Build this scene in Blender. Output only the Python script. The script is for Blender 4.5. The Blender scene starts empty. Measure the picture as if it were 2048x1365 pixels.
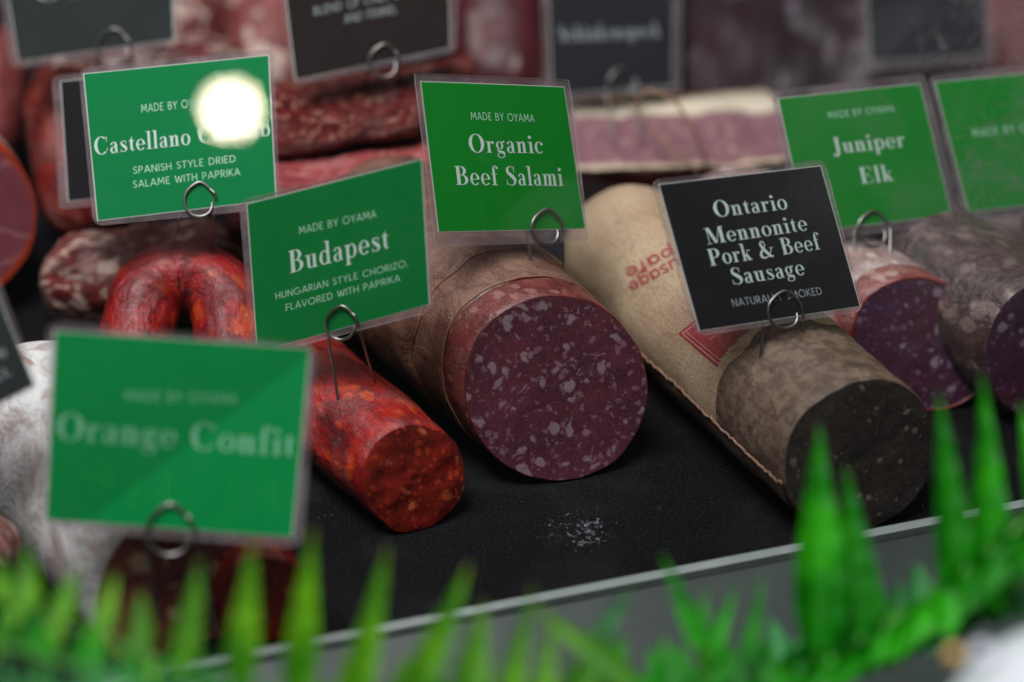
import bpy, math, random
from mathutils import Vector, noise as mnoise
from mathutils.bvhtree import BVHTree

random.seed(11)
SC = bpy.context.scene
COL = SC.collection
PI = math.pi

# ------------------------------------------------------------------ camera, world, lights, exposure
PITCH = math.radians(32.0)
CAMH = 0.626
FPX = 3982.0            # focal length in pixels of the 2048 px wide photograph
cam_d = bpy.data.cameras.new('camera')
cam_d.lens = 70.0
cam_d.sensor_width = 36.0
cam_d.clip_start = 0.02
cam_d.clip_end = 60
cam_d.dof.use_dof = True
cam_d.dof.focus_distance = 1.045
cam_d.dof.aperture_fstop = 2.15
cam = bpy.data.objects.new('camera', cam_d)
COL.objects.link(cam)
cam.location = (0, 0, CAMH)
cam.rotation_euler = (PI / 2 - PITCH, 0, 0)
SC.camera = cam

world = bpy.data.worlds.new('World')
SC.world = world
world.use_nodes = True
bg = world.node_tree.nodes['Background']
bg.inputs[0].default_value = (0.80, 0.86, 1.0, 1)
bg.inputs[1].default_value = 0.06


def area(name, loc, target, sx, sy, power, color):
    d = bpy.data.lights.new(name, 'AREA')
    d.shape = 'RECTANGLE'
    d.size, d.size_y = sx, sy
    d.energy = power
    d.color = color
    o = bpy.data.objects.new(name, d)
    COL.objects.link(o)
    o.location = loc
    o.rotation_euler = (Vector(target) - Vector(loc)).to_track_quat('-Z', 'Y').to_euler()
    return o


area('case_strip_light', (0.05, 1.25, 0.90), (0.03, 1.05, 0.0), 1.3, 0.16, 1.2, (1.0, 0.94, 0.88))
area('overhead_light', (-0.34, 0.58, 1.65), (0.0, 0.95, 0.05), 0.9, 0.55, 34.0, (0.97, 0.98, 1.0))

SC.view_settings.view_transform = 'Standard'
SC.view_settings.look = 'None'
SC.view_settings.exposure = 0.0
SC.view_settings.gamma = 1.0
SC.view_settings.use_curve_mapping = False
SC.render.engine = 'CYCLES'
SC.cycles.use_denoising = True
SC.cycles.max_bounces = 8
SC.cycles.transparent_max_bounces = 24
SC.cycles.caustics_reflective = False
SC.cycles.caustics_refractive = False

# ------------------------------------------------------------------ picture <-> place
FWD = Vector((0, math.cos(PITCH), -math.sin(PITCH)))
UPV = Vector((0, math.sin(PITCH), math.cos(PITCH)))
RGT = Vector((1, 0, 0))
CAM = Vector((0, 0, CAMH))


def ray(px, py):
    return RGT * ((px - 1024) / FPX) + UPV * ((682.5 - py) / FPX) + FWD


def at(px, py, t):
    return CAM + ray(px, py) * t


def at_z(px, py, z=0.0):
    r = ray(px, py)
    return CAM + r * ((z - CAMH) / r.z)


def rest(px, py, rpx):
    """centre and radius of a round thing lying on the tray that is seen at px, py with that radius"""
    k = -ray(px, py).z
    t = CAMH / (k + rpx / FPX)
    return at(px, py, t), rpx * t / FPX


# ------------------------------------------------------------------ linking
WORLD_AT = {}


def empty(name, loc, label, cat, group=None):
    o = bpy.data.objects.new(name, None)
    o.empty_display_size = 0.02
    COL.objects.link(o)
    o.location = loc
    WORLD_AT[o.name] = Vector(loc)
    o['label'] = label
    o['category'] = cat
    if group:
        o['group'] = group
    return o


def tag(o, label, cat, group=None):
    o['label'] = label
    o['category'] = cat
    if group:
        o['group'] = group
    return o


def link(name, verts, faces, mats, parent=None, loc=(0, 0, 0), uvs=None, idx=None, smooth=True):
    base = WORLD_AT[parent.name] if parent else Vector(loc)
    me = bpy.data.meshes.new(name)
    me.from_pydata([tuple(Vector(v) - base) for v in verts], [], faces)
    if not isinstance(mats, (list, tuple)):
        mats = [mats]
    for m in mats:
        me.materials.append(m)
    if uvs:
        ul = me.uv_layers.new(name='UVMap')
        for lp in me.loops:
            ul.data[lp.index].uv = uvs[lp.vertex_index]
    for i, p in enumerate(me.polygons):
        p.use_smooth = smooth
        if idx:
            p.material_index = idx[i]
    me.update()
    o = bpy.data.objects.new(name, me)
    COL.objects.link(o)
    if parent:
        o.parent = parent
        WORLD_AT[o.name] = base
    else:
        o.location = base
        WORLD_AT[o.name] = base
    return o


SURFACES = []       # verts, faces of what a pin can be stuck into


def bvh_of(parts):
    vs, fs = [], []
    for v, f in parts:
        n = len(vs)
        vs += [Vector(p) for p in v]
        fs += [tuple(i + n for i in q) for q in f]
    return BVHTree.FromPolygons(vs, fs)


# ------------------------------------------------------------------ materials
def hexc(h):
    h = h.lstrip('#')
    out = []
    for i in (0, 2, 4):
        c = int(h[i:i + 2], 16) / 255
        out.append(c / 12.92 if c <= 0.04045 else ((c + 0.055) / 1.055) ** 2.4)
    return tuple(out) + (1,)


class Mat:
    def __init__(s, name):
        s.m = bpy.data.materials.new(name)
        s.m.use_nodes = True
        s.nt = s.m.node_tree
        s.nt.nodes.clear()
        s.out = s.nt.nodes.new('ShaderNodeOutputMaterial')

    def n(s, typ, props=None, **ins):
        nd = s.nt.nodes.new('ShaderNode' + typ)
        for k, v in (props or {}).items():
            setattr(nd, k, v)
        for k, v in ins.items():
            key = k.replace('_', ' ')
            if key.startswith('in '):
                key = int(key[3:])
            s.set(nd.inputs[key], v)
        return nd

    def set(s, sock, v):
        if isinstance(v, bpy.types.NodeSocket):
            s.nt.links.new(v, sock)
        else:
            sock.default_value = v

    def mix(s, fac, a, b, blend='MIX'):
        nd = s.nt.nodes.new('ShaderNodeMix')
        nd.data_type = 'RGBA'
        nd.blend_type = blend
        s.set(nd.inputs[0], fac)
        s.set(nd.inputs[6], a)
        s.set(nd.inputs[7], b)
        return nd.outputs[2]

    def math(s, op, a, b=0.0, c=None):
        nd = s.nt.nodes.new('ShaderNodeMath')
        nd.operation = op
        s.set(nd.inputs[0], a)
        s.set(nd.inputs[1], b)
        if c is not None:
            s.set(nd.inputs[2], c)
        return nd.outputs[0]

    def rng(s, v, a, b, lo=0.0, hi=1.0):
        nd = s.nt.nodes.new('ShaderNodeMapRange')
        nd.interpolation_type = 'SMOOTHSTEP'
        for i, x in enumerate((v, a, b, lo, hi)):
            s.set(nd.inputs[i], x)
        return nd.outputs[0]

    def noise(s, vec, scale, detail=4.0, rough=0.55, dist=0.0):
        nd = s.n('TexNoise', Vector=vec, Scale=scale, Detail=detail, Roughness=rough, Distortion=dist)
        return nd.outputs['Fac'], nd.outputs['Color']

    def obj(s):
        return s.n('TexCoord').outputs['Object']

    def uv(s):
        return s.n('TexCoord').outputs['UV']

    def scaled(s, vec, sc, loc=(0, 0, 0)):
        return s.n('Mapping', Vector=vec, Scale=sc, Location=loc).outputs[0]

    def warp(s, vec, scale, amt):
        _, c = s.noise(vec, scale, 3)
        v1 = s.n('VectorMath', {'operation': 'SUBTRACT'}, in_0=c, in_1=(0.5, 0.5, 0.5)).outputs[0]
        v2 = s.n('VectorMath', {'operation': 'SCALE'}, in_0=v1, Scale=amt).outputs[0]
        return s.n('VectorMath', {'operation': 'ADD'}, in_0=vec, in_1=v2).outputs[0]

    def blobs(s, vec, scale, thr, soft=0.08, rand=0.5, keep=1.0):
        """roundish fat flecks: a random size in every cell"""
        v = s.n('TexVoronoi', Vector=vec, Scale=scale, Randomness=1.0)
        r = s.n('SeparateColor', Color=v.outputs['Color'])
        size = s.math('MULTIPLY_ADD', r.outputs[0], rand * thr, thr * (1 - rand))
        m = s.rng(s.math('SUBTRACT', size, v.outputs['Distance']), 0.0, soft)
        if keep < 1:
            m = s.math('MULTIPLY', m, s.math('LESS_THAN', r.outputs[1], keep))
        return m, r.outputs[2]

    def bump(s, h, strength=0.4, dist=0.001, nrm=None):
        nd = s.n('Bump', Height=h, Strength=strength, Distance=dist)
        if nrm is not None:
            s.set(nd.inputs['Normal'], nrm)
        return nd.outputs[0]

    def principled(s, color, rough=0.5, normal=None, coat=0.0, coat_rough=0.1, metal=0.0, sss=0.0, spec=0.5):
        b = s.n('BsdfPrincipled')
        s.set(b.inputs['Base Color'], color)
        s.set(b.inputs['Roughness'], rough)
        s.set(b.inputs['Metallic'], metal)
        s.set(b.inputs['Coat Weight'], coat)
        s.set(b.inputs['Coat Roughness'], coat_rough)
        s.set(b.inputs['Specular IOR Level'], spec)
        if sss:
            s.set(b.inputs['Subsurface Weight'], sss)
            s.set(b.inputs['Subsurface Radius'], (0.004, 0.0015, 0.001))
            s.set(b.inputs['Subsurface Scale'], 1.0)
        if normal is not None:
            s.set(b.inputs['Normal'], normal)
        return b.outputs[0]

    def done(s, shader):
        s.nt.links.new(shader, s.out.inputs['Surface'])
        return s.m


def meat_face(name, c1, c2, fat, fat2, big, thr, small, sthr, keep=0.7, warp=0.006, rough=0.42, tint_scale=30, bumps=0.6, stretch=(1, 1, 1), c3=None):
    """a cut face: two reds, big and small flecks of fat"""
    m = Mat(name)
    p = m.scaled(m.obj(), stretch)
    w = m.warp(m.warp(p, 70, warp), 240, warp * 0.28)
    f1, r1 = m.blobs(w, big, thr, 0.18, 0.75, keep)
    f2, r2 = m.blobs(m.scaled(w, (1, 1, 1), (3.1, 1.7, 0.4)), small, sthr, 0.14, 0.7, keep)
    n1, _ = m.noise(p, tint_scale, 5, 0.6)
    n2, _ = m.noise(p, 700, 3, 0.6)
    base = m.mix(m.rng(n1, 0.35, 0.65), hexc(c1), hexc(c2))
    nb, _ = m.noise(m.scaled(p, (1, 1, 1), (2, 2, 2)), tint_scale * 3.5, 5, 0.65)
    base = m.mix(m.rng(nb, 0.5, 0.7, 0, 0.6), base, hexc(c3 or c1))
    base = m.mix(m.rng(n2, 0.4, 0.8, 0.0, 0.22), base, hexc(fat2))
    fcol = m.mix(r1, hexc(fat), hexc(fat2))
    c = m.mix(m.math('MULTIPLY', f2, 0.6), base, hexc(fat2))
    c = m.mix(m.math('MULTIPLY', f1, m.math('MULTIPLY_ADD', r1, 0.5, 0.5)), c, fcol)
    n3, _ = m.noise(p, 260, 6, 0.65)
    nr = m.bump(m.math('ADD', n3, m.math('MULTIPLY', f1, 0.2)), bumps, 0.0006)
    rr = m.math('MULTIPLY_ADD', n2, 0.3, rough - 0.15)
    return m.done(m.principled(c, rr, nr, sss=0.0))


def casing(name, c1, c2, fat, amt=0.5, scale=90, stretch=(1, 2.4, 1), rough=0.4, wr=0.6, wr_scale=60, dust=0.0, dustc='#cfc4bd', coat=0.0, dark=None, mott=55, streak=0.0, sscale=60, slo=0.54, fine=1.0):
    """a sausage skin over its meat: fat showing through in smears and streaks, wrinkles, dusty bloom"""
    m = Mat(name)
    p = m.scaled(m.uv(), stretch)
    w = m.warp(p, 0.7 * mott, 0.012)
    n1, _ = m.noise(w, mott, 6, 0.66)
    base = m.mix(m.rng(n1, 0.42, 0.58), hexc(c1), hexc(c2))
    nm, _ = m.noise(m.scaled(w, (1, 1, 1), (3, 8, 1)), mott * 4, 4, 0.6)
    base = m.mix(m.rng(nm, 0.45, 0.75, 0, 0.55), base, hexc(dark or c1))
    f1, r1 = m.blobs(w, scale, 0.60, 0.22, 0.8, 0.8)
    n4, _ = m.noise(p, 30, 3, 0.5)
    f1 = m.math('MULTIPLY', f1, m.rng(n4, 0.38, 0.54))
    c = m.mix(m.math('MULTIPLY', f1, amt), base, hexc(fat))
    if streak:
        n7, _ = m.noise(m.scaled(w, (1, 1, 1), (9, 1, 3)), sscale, 4, 0.55, 0.9)
        sm = m.rng(n7, slo, slo + 0.06)
        c = m.mix(m.math('MULTIPLY', sm, streak), c, hexc(fat))
    if dark:
        nd_, _ = m.noise(m.scaled(m.uv(), (1, 1, 1), (4, 2, 7)), mott * 0.8, 6, 0.62, 0.5)
        c = m.mix(m.rng(nd_, 0.52, 0.66, 0, 0.85), c, hexc(dark))
    nw, _ = m.noise(m.scaled(m.uv(), (0.7, 1.5, 1)), wr_scale, 6, 0.6, 0.6)
    ng, _ = m.noise(m.scaled(m.uv(), (1.3, 0.8, 1), (2, 2, 2)), wr_scale * 3.4, 4, 0.6, 0.9)
    nf, _ = m.noise(m.uv(), wr_scale * 10, 5, 0.65)
    if dust:
        dn, _ = m.noise(m.uv(), wr_scale * 0.5, 5, 0.65)
        dm = m.math('MULTIPLY', m.rng(dn, 0.45, 0.62), m.rng(nf, 0.4, 0.6))
        c = m.mix(m.math('MULTIPLY', dm, dust), c, hexc(dustc))
    h = m.math('MULTIPLY_ADD', ng, 0.45 * fine, nw)
    h = m.math('MULTIPLY_ADD', nf, 0.12 * fine, h)
    nr = m.bump(h, min(1.0, wr), 0.16 / wr_scale)
    rr = m.math('MULTIPLY_ADD', ng, 0.4, rough - 0.2)
    return m.done(m.principled(c, rr, nr, coat=coat, coat_rough=0.14))


def wire_mat():
    m = Mat('steel_wire')
    n, _ = m.noise(m.obj(), 300, 3)
    return m.done(m.principled(hexc('#8f8d8a'), m.math('MULTIPLY_ADD', n, 0.2, 0.28), metal=1.0))


def print_mat(name, c1, c2, rough=0.45):
    m = Mat(name)
    n, _ = m.noise(m.obj(), 25, 3)
    g, _ = m.noise(m.obj(), 1800, 2, 0.7)
    c = m.mix(n, hexc(c1), hexc(c2))
    c = m.mix(m.rng(g, 0.3, 0.8, 0, 0.10), c, (0.0, 0.30, 0.08, 1) if 'green' in name else (0.05, 0.05, 0.05, 1))
    return m.done(m.principled(c, 0.65, spec=0.08))


def film_mat(name, haze, rough, bump=0.05, col='#d9cfd3'):
    """clear plastic: mostly see-through, a mirror at its surface, a little milky"""
    m = Mat(name)
    p = m.obj()
    n, _ = m.noise(p, 60, 4, 0.6)
    n2, _ = m.noise(p, 16, 2, 0.5)
    nr = m.bump(n2, bump, 0.004)
    fr = m.n('Fresnel', IOR=1.5, Normal=nr).outputs[0]
    bf = m.n('NewGeometry').outputs['Backfacing']
    fr = m.math('MULTIPLY', fr, m.math('SUBTRACT', 1.0, bf))
    tr = m.n('BsdfTransparent', Color=(0.97, 0.97, 0.97, 1)).outputs[0]
    df = m.n('BsdfDiffuse', Color=hexc(col)).outputs[0]
    tl = m.n('BsdfTranslucent', Color=hexc(col)).outputs[0]
    milky = m.n('MixShader', in_0=0.4, in_1=df, in_2=tl).outputs[0]
    s1 = m.n('MixShader', in_0=m.rng(n, 0.3, 0.75, haze * 0.6, haze * 1.4), in_1=tr, in_2=milky).outputs[0]
    gl = m.n('BsdfGlossy', Color=(1, 1, 1, 1), Roughness=rough, Normal=nr).outputs[0]
    return m.done(m.n('MixShader', in_0=fr, in_1=s1, in_2=gl).outputs[0])


def plain(name, c1, c2=None, rough=0.5, scale=80, bump=0.0, **kw):
    m = Mat(name)
    n, _ = m.noise(m.obj(), scale, 5, 0.6)
    c = m.mix(m.rng(n, 0.3, 0.7), hexc(c1), hexc(c2 or c1))
    nr = m.bump(n, bump, 0.002) if bump else None
    return m.done(m.principled(c, rough, nr, **kw))


WIRE = wire_mat()
GREEN_A = print_mat('green_print', '#00753d', '#008044')
GREEN_B = print_mat('leaf_green_print', '#027d19', '#05861f')
GREEN_C = print_mat('deep_green_print', '#007030', '#007a36')
BLACK_P = print_mat('black_print', '#161417', '#211f22')
SLATE_P = print_mat('slate_print', '#2b3030', '#353b3b')
BROWN_P = print_mat('warm_black_print', '#241d1b', '#2c2422')
NAVY_P = print_mat('cool_black_print', '#25252b', '#2e2e36')
PAPER_EDGE = plain('paper_edge', '#c9cdc8', '#bfc4be')
INK = plain('pale_ink', '#d3e4dc', '#c6dad0', 0.5)
INK_GREEN = plain('mint_ink', '#b4e2c6', '#a8dabb', 0.5)
GREEN_D = print_mat('front_green_print', '#008a42', '#00944a')  # lighter copy of the deep green, making up for shade on this card
INK_MINT = plain('soft_mint_ink', '#86c9a4', '#7cc09a', 0.5)
INK_GREY = plain('grey_ink', '#a9b0b4', '#9aa2a6', 0.5)
FILM = film_mat('clear_film', 0.006, 0.02, 0.0)
FILM_BACK = film_mat('milky_film_edge', 0.34, 0.12, 0.2, '#c4b3b8')
FILM_SIDE = film_mat('cut_film_edge', 0.75, 0.2, 0.2, '#e2dcdd')


# ------------------------------------------------------------------ lettering (strokes drawn here, no font files)
def catmull(pts, n=7):
    if len(pts) < 3:
        return pts
    out = []
    P = [pts[0]] + list(pts) + [pts[-1]]
    for i in range(1, len(P) - 2):
        for k in range(n):
            u = k / n
            out.append(tuple(0.5 * ((2 * P[i][j]) + (-P[i - 1][j] + P[i + 1][j]) * u + (2 * P[i - 1][j] - 5 * P[i][j] + 4 * P[i + 1][j] - P[i + 2][j]) * u * u
                                    + (-P[i - 1][j] + 3 * P[i][j] - 3 * P[i + 1][j] + P[i + 2][j]) * u ** 3) for j in range(3)))
    out.append(tuple(pts[-1]))
    return out


class Glyphs:
    """collects strips of 2-d quads: list of strips, each [(left pt, right pt), ...]"""

    def __init__(s):
        s.strips = []

    def brush(s, pts, smooth=True):
        P = catmull(pts) if smooth else pts
        st = []
        for i, (x, y, w) in enumerate(P):
            a, b = P[max(i - 1, 0)], P[min(i + 1, len(P) - 1)]
            dx, dy = b[0] - a[0], b[1] - a[1]
            l = math.hypot(dx, dy) or 1
            nx, ny = -dy / l * w / 2, dx / l * w / 2
            st.append(((x + nx, y + ny), (x - nx, y - ny)))
        s.strips.append(st)

    def seg(s, x0, y0, x1, y1, w):
        s.brush([(x0, y0, w), (x1, y1, w)], False)

    def ring(s, cx, cy, rx, ry, tx, ty, a0=0, a1=360):
        n = max(6, int(abs(a1 - a0) / 12))
        st = []
        for i in range(n + 1):
            a = math.radians(a0 + (a1 - a0) * i / n)
            st.append(((cx + rx * math.cos(a), cy + ry * math.sin(a)), (cx + (rx - tx) * math.cos(a), cy + (ry - ty) * math.sin(a))))
        s.strips.append(st)

    def dot(s, x, y, r):
        s.ring(x, y, r, r, r * 0.98, r * 0.98)


H = 0.038
T = 0.14


def didone(g, ch):
    st = lambda x, y0, y1, w=T: g.seg(x, y0, x, y1, w)
    sf = lambda x, y, w: g.seg(x - w / 2, y + (H / 2 if y < 0.3 else -H / 2), x + w / 2, y + (H / 2 if y < 0.3 else -H / 2), H)
    fl = lambda x, y: g.seg(x - 0.16, y - H / 2, x, y - H / 2, H)

    def arch(x):
        g.brush([(x + 0.05, 0.44, H), (x + 0.13, 0.57, H), (x + 0.2, 0.605, 0.06), (x + 0.28, 0.54, 0.12), (x + 0.29, 0.42, T)])
        st(x + 0.29, 0, 0.43)
        sf(x + 0.29, 0, 0.29)
    if ch == 'o':
        g.ring(.28, .31, .27, .33, .135, H); return .56
    if ch == 'c':
        g.ring(.27, .31, .26, .33, .135, H, 48, 318); g.dot(.43, .49, .07); return .5
    if ch == 'e':
        g.ring(.27, .31, .26, .33, .13, H, 0, 322); g.seg(.1, .31, .52, .31, H); return .54
    if ch == 'a':
        g.brush([(.09, .47, .11), (.13, .58, .06), (.23, .61, H), (.33, .55, .1), (.355, .42, T)])
        st(.355, .1, .44); g.brush([(.355, .14, T), (.39, .03, .06), (.48, .03, .03)])
        g.ring(.2, .17, .18, .19, .12, H, 60, 320); g.brush([(.22, .34, H), (.34, .38, H)], False); return .5
    if ch in 'nhm':
        top = 1.03 if ch == 'h' else .61
        st(.15, 0, top); sf(.15, 0, .29); fl(.15, top); arch(.15)
        if ch == 'm':
            arch(.44); return .9
        return .61
    if ch == 'r':
        st(.15, 0, .61); sf(.15, 0, .3); fl(.15, .61)
        g.brush([(.2, .44, H), (.27, .57, H), (.36, .6, H)]); g.dot(.38, .54, .07); return .46
    if ch == 'i':
        st(.15, 0, .61); sf(.15, 0, .29); fl(.15, .61); g.dot(.14, .86, .088); return .3
    if ch == 'l':
        st(.15, 0, 1.03); sf(.15, 0, .29); fl(.15, 1.03); return .3
    if ch == 't':
        st(.16, .1, .68); g.seg(.02, .585, .33, .585, H); g.brush([(.09, .6, .02), (.16, .66, .05), (.2, .82, .02)])
        g.brush([(.16, .16, T), (.2, .03, .07), (.32, .07, .03)]); return .35
    if ch == 's':
        g.brush([(.35, .58, H), (.22, .61, H), (.11, .54, .08), (.14, .42, .12), (.26, .31, .16), (.36, .2, .13), (.35, .08, .08), (.22, .015, H), (.08, .05, H)])
        g.seg(.36, .62, .36, .44, .03); g.seg(.065, 0, .065, .18, .03); return .45
    if ch == 'd':
        g.ring(.25, .31, .24, .33, .135, H, 45, 315); st(.44, 0, 1.03); fl(.44, 1.03); g.seg(.44, H / 2, .6, H / 2, H); return .61
    if ch == 'b':
        st(.15, 0, 1.03); fl(.15, 1.03); g.ring(.34, .31, .24, .33, .135, H, -140, 140); return .6
    if ch == 'p':
        st(.15, -.3, .61); sf(.15, -.3, .3); fl(.15, .61); g.ring(.34, .31, .24, .33, .135, H, -140, 140); return .61
    if ch == 'u':
        st(.15, .2, .61); fl(.15, .61); g.brush([(.15, .22, T), (.17, .08, .11), (.26, .02, .05), (.36, .05, H), (.42, .15, H)])
        st(.44, 0, .61); fl(.44, .61); g.seg(.44, H / 2, .6, H / 2, H); return .61
    if ch == 'g':
        g.ring(.22, .4, .2, .225, .115, H); g.brush([(.12, .22, H), (.08, .14, .05), (.15, .075, .1), (.3, .06, .11), (.42, .0, .11), (.43, -.1, .08)])
        g.ring(.25, -.14, .21, .15, .06, H, 20, 380); g.brush([(.35, .56, H), (.43, .62, H)]); g.dot(.46, .6, .055); return .52
    if ch == 'z':
        g.seg(.04, .585, .42, .585, H); g.seg(.03, H / 2, .43, H / 2, H); g.seg(.34, .58, .12, .03, .14); g.seg(.06, .6, .05, .42, .03); g.seg(.42, 0, .43, .19, .03); return .47
    if ch == 'f':
        st(.16, 0, .8); sf(.16, 0, .32); g.seg(.02, .585, .34, .585, H)
        g.brush([(.16, .78, T), (.19, .96, .08), (.29, 1.02, H), (.37, .98, H)]); g.dot(.37, .92, .065); return .38
    if ch == 'k':
        st(.15, 0, 1.03); sf(.15, 0, .29); fl(.15, 1.03); g.seg(.2, .26, .46, .59, H); sf(.46, .61, .22)
        g.seg(.28, .38, .46, .03, .14); sf(.48, 0, .26); return .6
    if ch == 'C':
        g.ring(.43, .5, .41, .52, .18, H, 48, 312); g.seg(.74, 1.0, .74, .68, .035); g.brush([(.72, .15, H), (.78, .32, .03)], False); return .84
    if ch == 'O':
        g.ring(.44, .5, .42, .52, .18, H); return .88
    if ch == 'B':
        st(.2, 0, 1, .18); g.seg(.03, 1 - H / 2, .38, 1 - H / 2, H); g.seg(.03, H / 2, .38, H / 2, H); g.seg(.2, .53, .38, .53, H)
        g.ring(.36, .755, .29, .245, .16, H, -90, 90); g.ring(.38, .275, .34, .275, .17, H, -90, 90); return .76
    if ch == 'P':
        st(.2, 0, 1, .18); g.seg(.03, 1 - H / 2, .4, 1 - H / 2, H); sf(.2, 0, .38); g.seg(.2, .46, .4, .46, H)
        g.ring(.38, .72, .33, .28, .17, H, -90, 90); return .73
    if ch == 'S':
        g.brush([(.5, .9, H), (.34, 1.0, H), (.16, .88, .12), (.18, .68, .16), (.38, .5, .2), (.54, .3, .17), (.5, .1, .1), (.32, 0, H), (.1, .1, H)])
        g.seg(.53, 1.0, .53, .7, .035); g.seg(.07, 0, .07, .3, .035); return .65
    if ch == 'J':
        st(.3, .1, 1, .18); g.seg(.13, 1 - H / 2, .47, 1 - H / 2, H); g.brush([(.3, .14, .18), (.27, -.08, .1), (.15, -.17, H), (.08, -.1, H)]); g.dot(.09, -.06, .08); return .5
    if ch == 'E':
        st(.2, 0, 1, .18); g.seg(.03, 1 - H / 2, .64, 1 - H / 2, H); g.seg(.03, H / 2, .66, H / 2, H); g.seg(.2, .51, .48, .51, H)
        g.seg(.63, 1, .63, .72, .035); g.seg(.65, 0, .65, .3, .035); g.seg(.48, .65, .48, .37, .03); return .72
    if ch == 'M':
        g.seg(.14, 0, .14, 1, H); st(.88, 0, 1, .18); g.seg(.2, .98, .52, .04, .17); g.seg(.55, .04, .82, .98, H)
        sf(.14, 0, .28); sf(.88, 0, .36); g.seg(.0, 1 - H / 2, .2, 1 - H / 2, H); g.seg(.82, 1 - H / 2, 1.06, 1 - H / 2, H); return 1.08
    if ch == '&':
        g.brush([(.82, .52, H), (.7, .25, .05), (.5, .04, .06), (.26, .0, .1), (.12, .14, .15), (.18, .36, .13), (.36, .55, .06), (.47, .74, .05), (.42, .94, .06), (.31, .97, .06),
                 (.22, .84, .12), (.3, .62, .15), (.48, .32, .17), (.68, .06, .15), (.86, .04, .04)]); g.seg(.7, .54, .94, .54, H); return .95
    if ch == ' ':
        return .3
    return .5


def sans(g, ch):
    W = .105

    def pl(*p):
        for i in range(len(p) - 1):
            (x0, y0), (x1, y1) = p[i], p[i + 1]
            l = math.hypot(x1 - x0, y1 - y0)
            ex, ey = (x1 - x0) / l * W * .3, (y1 - y0) / l * W * .3
            g.seg(x0 - (ex if i else 0), y0 - (ey if i else 0), x1 + ex * (i < len(p) - 2), y1 + ey * (i < len(p) - 2), W)
    R = lambda cx, cy, rx, ry, a0=0, a1=360: g.ring(cx, cy, rx, ry, W, W, a0, a1)
    v = .06
    if ch == 'A': pl((.02, 0), (.38, 1)); pl((.38, 1), (.74, 0)); pl((.15, .3), (.61, .3)); return .76
    if ch == 'B': pl((v, 0), (v, 1)); pl((v, .95), (.3, .95)); pl((v, .53), (.3, .53)); pl((v, .05), (.32, .05)); R(.28, .74, .26, .26, -90, 90); R(.3, .29, .3, .29, -90, 90); return .62
    if ch == 'C': R(.5, .5, .5, .52, 45, 315); return .86
    if ch == 'D': pl((v, 0), (v, 1)); pl((v, .95), (.3, .95)); pl((v, .05), (.3, .05)); R(.28, .5, .47, .5, -90, 90); return .77
    if ch == 'E': pl((v, 0), (v, 1)); pl((v, .95), (.5, .95)); pl((v, .52), (.45, .52)); pl((v, .05), (.52, .05)); return .54
    if ch == 'F': pl((v, 0), (v, 1)); pl((v, .95), (.5, .95)); pl((v, .5), (.45, .5)); return .52
    if ch == 'G': R(.5, .5, .5, .52, 45, 345); pl((.55, .46), (.97, .46)); return 1.0
    if ch == 'H': pl((v, 0), (v, 1)); pl((.64, 0), (.64, 1)); pl((v, .5), (.64, .5)); return .7
    if ch == 'I': pl((v, 0), (v, 1)); return .12
    if ch == 'K': pl((v, 0), (v, 1)); pl((v, .42), (.54, 1)); pl((.2, .58), (.58, 0)); return .6
    if ch == 'L': pl((v, 0), (v, 1)); pl((v, .05), (.48, .05)); return .5
    if ch == 'M': pl((.06, 0), (.14, 1)); pl((.14, 1), (.46, .25)); pl((.46, .25), (.78, 1)); pl((.78, 1), (.86, 0)); return .92
    if ch == 'N': pl((v, 0), (v, 1)); pl((v, 1), (.66, 0)); pl((.66, 0), (.66, 1)); return .72
    if ch == 'O': R(.5, .5, .5, .52); return 1.0
    if ch == 'P': pl((v, 0), (v, 1)); pl((v, .95), (.3, .95)); pl((v, .45), (.3, .45)); R(.28, .7, .28, .3, -90, 90); return .58
    if ch == 'R': pl((v, 0), (v, 1)); pl((v, .95), (.3, .95)); pl((v, .47), (.3, .47)); R(.28, .71, .28, .29, -90, 90); pl((.26, .47), (.56, 0)); return .6
    if ch == 'S': g.brush([(.46, .86, W), (.28, .95, W), (.1, .84, W), (.12, .64, W), (.3, .5, W), (.46, .32, W), (.42, .12, W), (.24, .05, W), (.04, .17, W)]); return .52
    if ch == 'T': pl((.3, 0), (.3, 1)); pl((0, .95), (.6, .95)); return .6
    if ch == 'U': pl((v, .32), (v, 1)); pl((.62, .32), (.62, 1)); R(.34, .33, .333, .34, 180, 360); return .68
    if ch == 'V': pl((.02, 1), (.36, 0)); pl((.36, 0), (.7, 1)); return .72
    if ch == 'W': pl((.02, 1), (.26, 0)); pl((.26, 0), (.5, .85)); pl((.5, .85), (.74, 0)); pl((.74, 0), (.98, 1)); return 1.0
    if ch == 'Y': pl((.32, 0), (.32, .45)); pl((.02, 1), (.32, .45)); pl((.62, 1), (.32, .45)); return .64
    if ch == 'Z': pl((.04, .95), (.54, .95)); pl((.54, .95), (.05, .05)); pl((.04, .05), (.56, .05)); return .6
    if ch == ',': g.seg(.08, .08, .02, -.14, .09); return .12
    if ch == '.': g.dot(.06, .06, .07); return .12
    return .34


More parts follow.
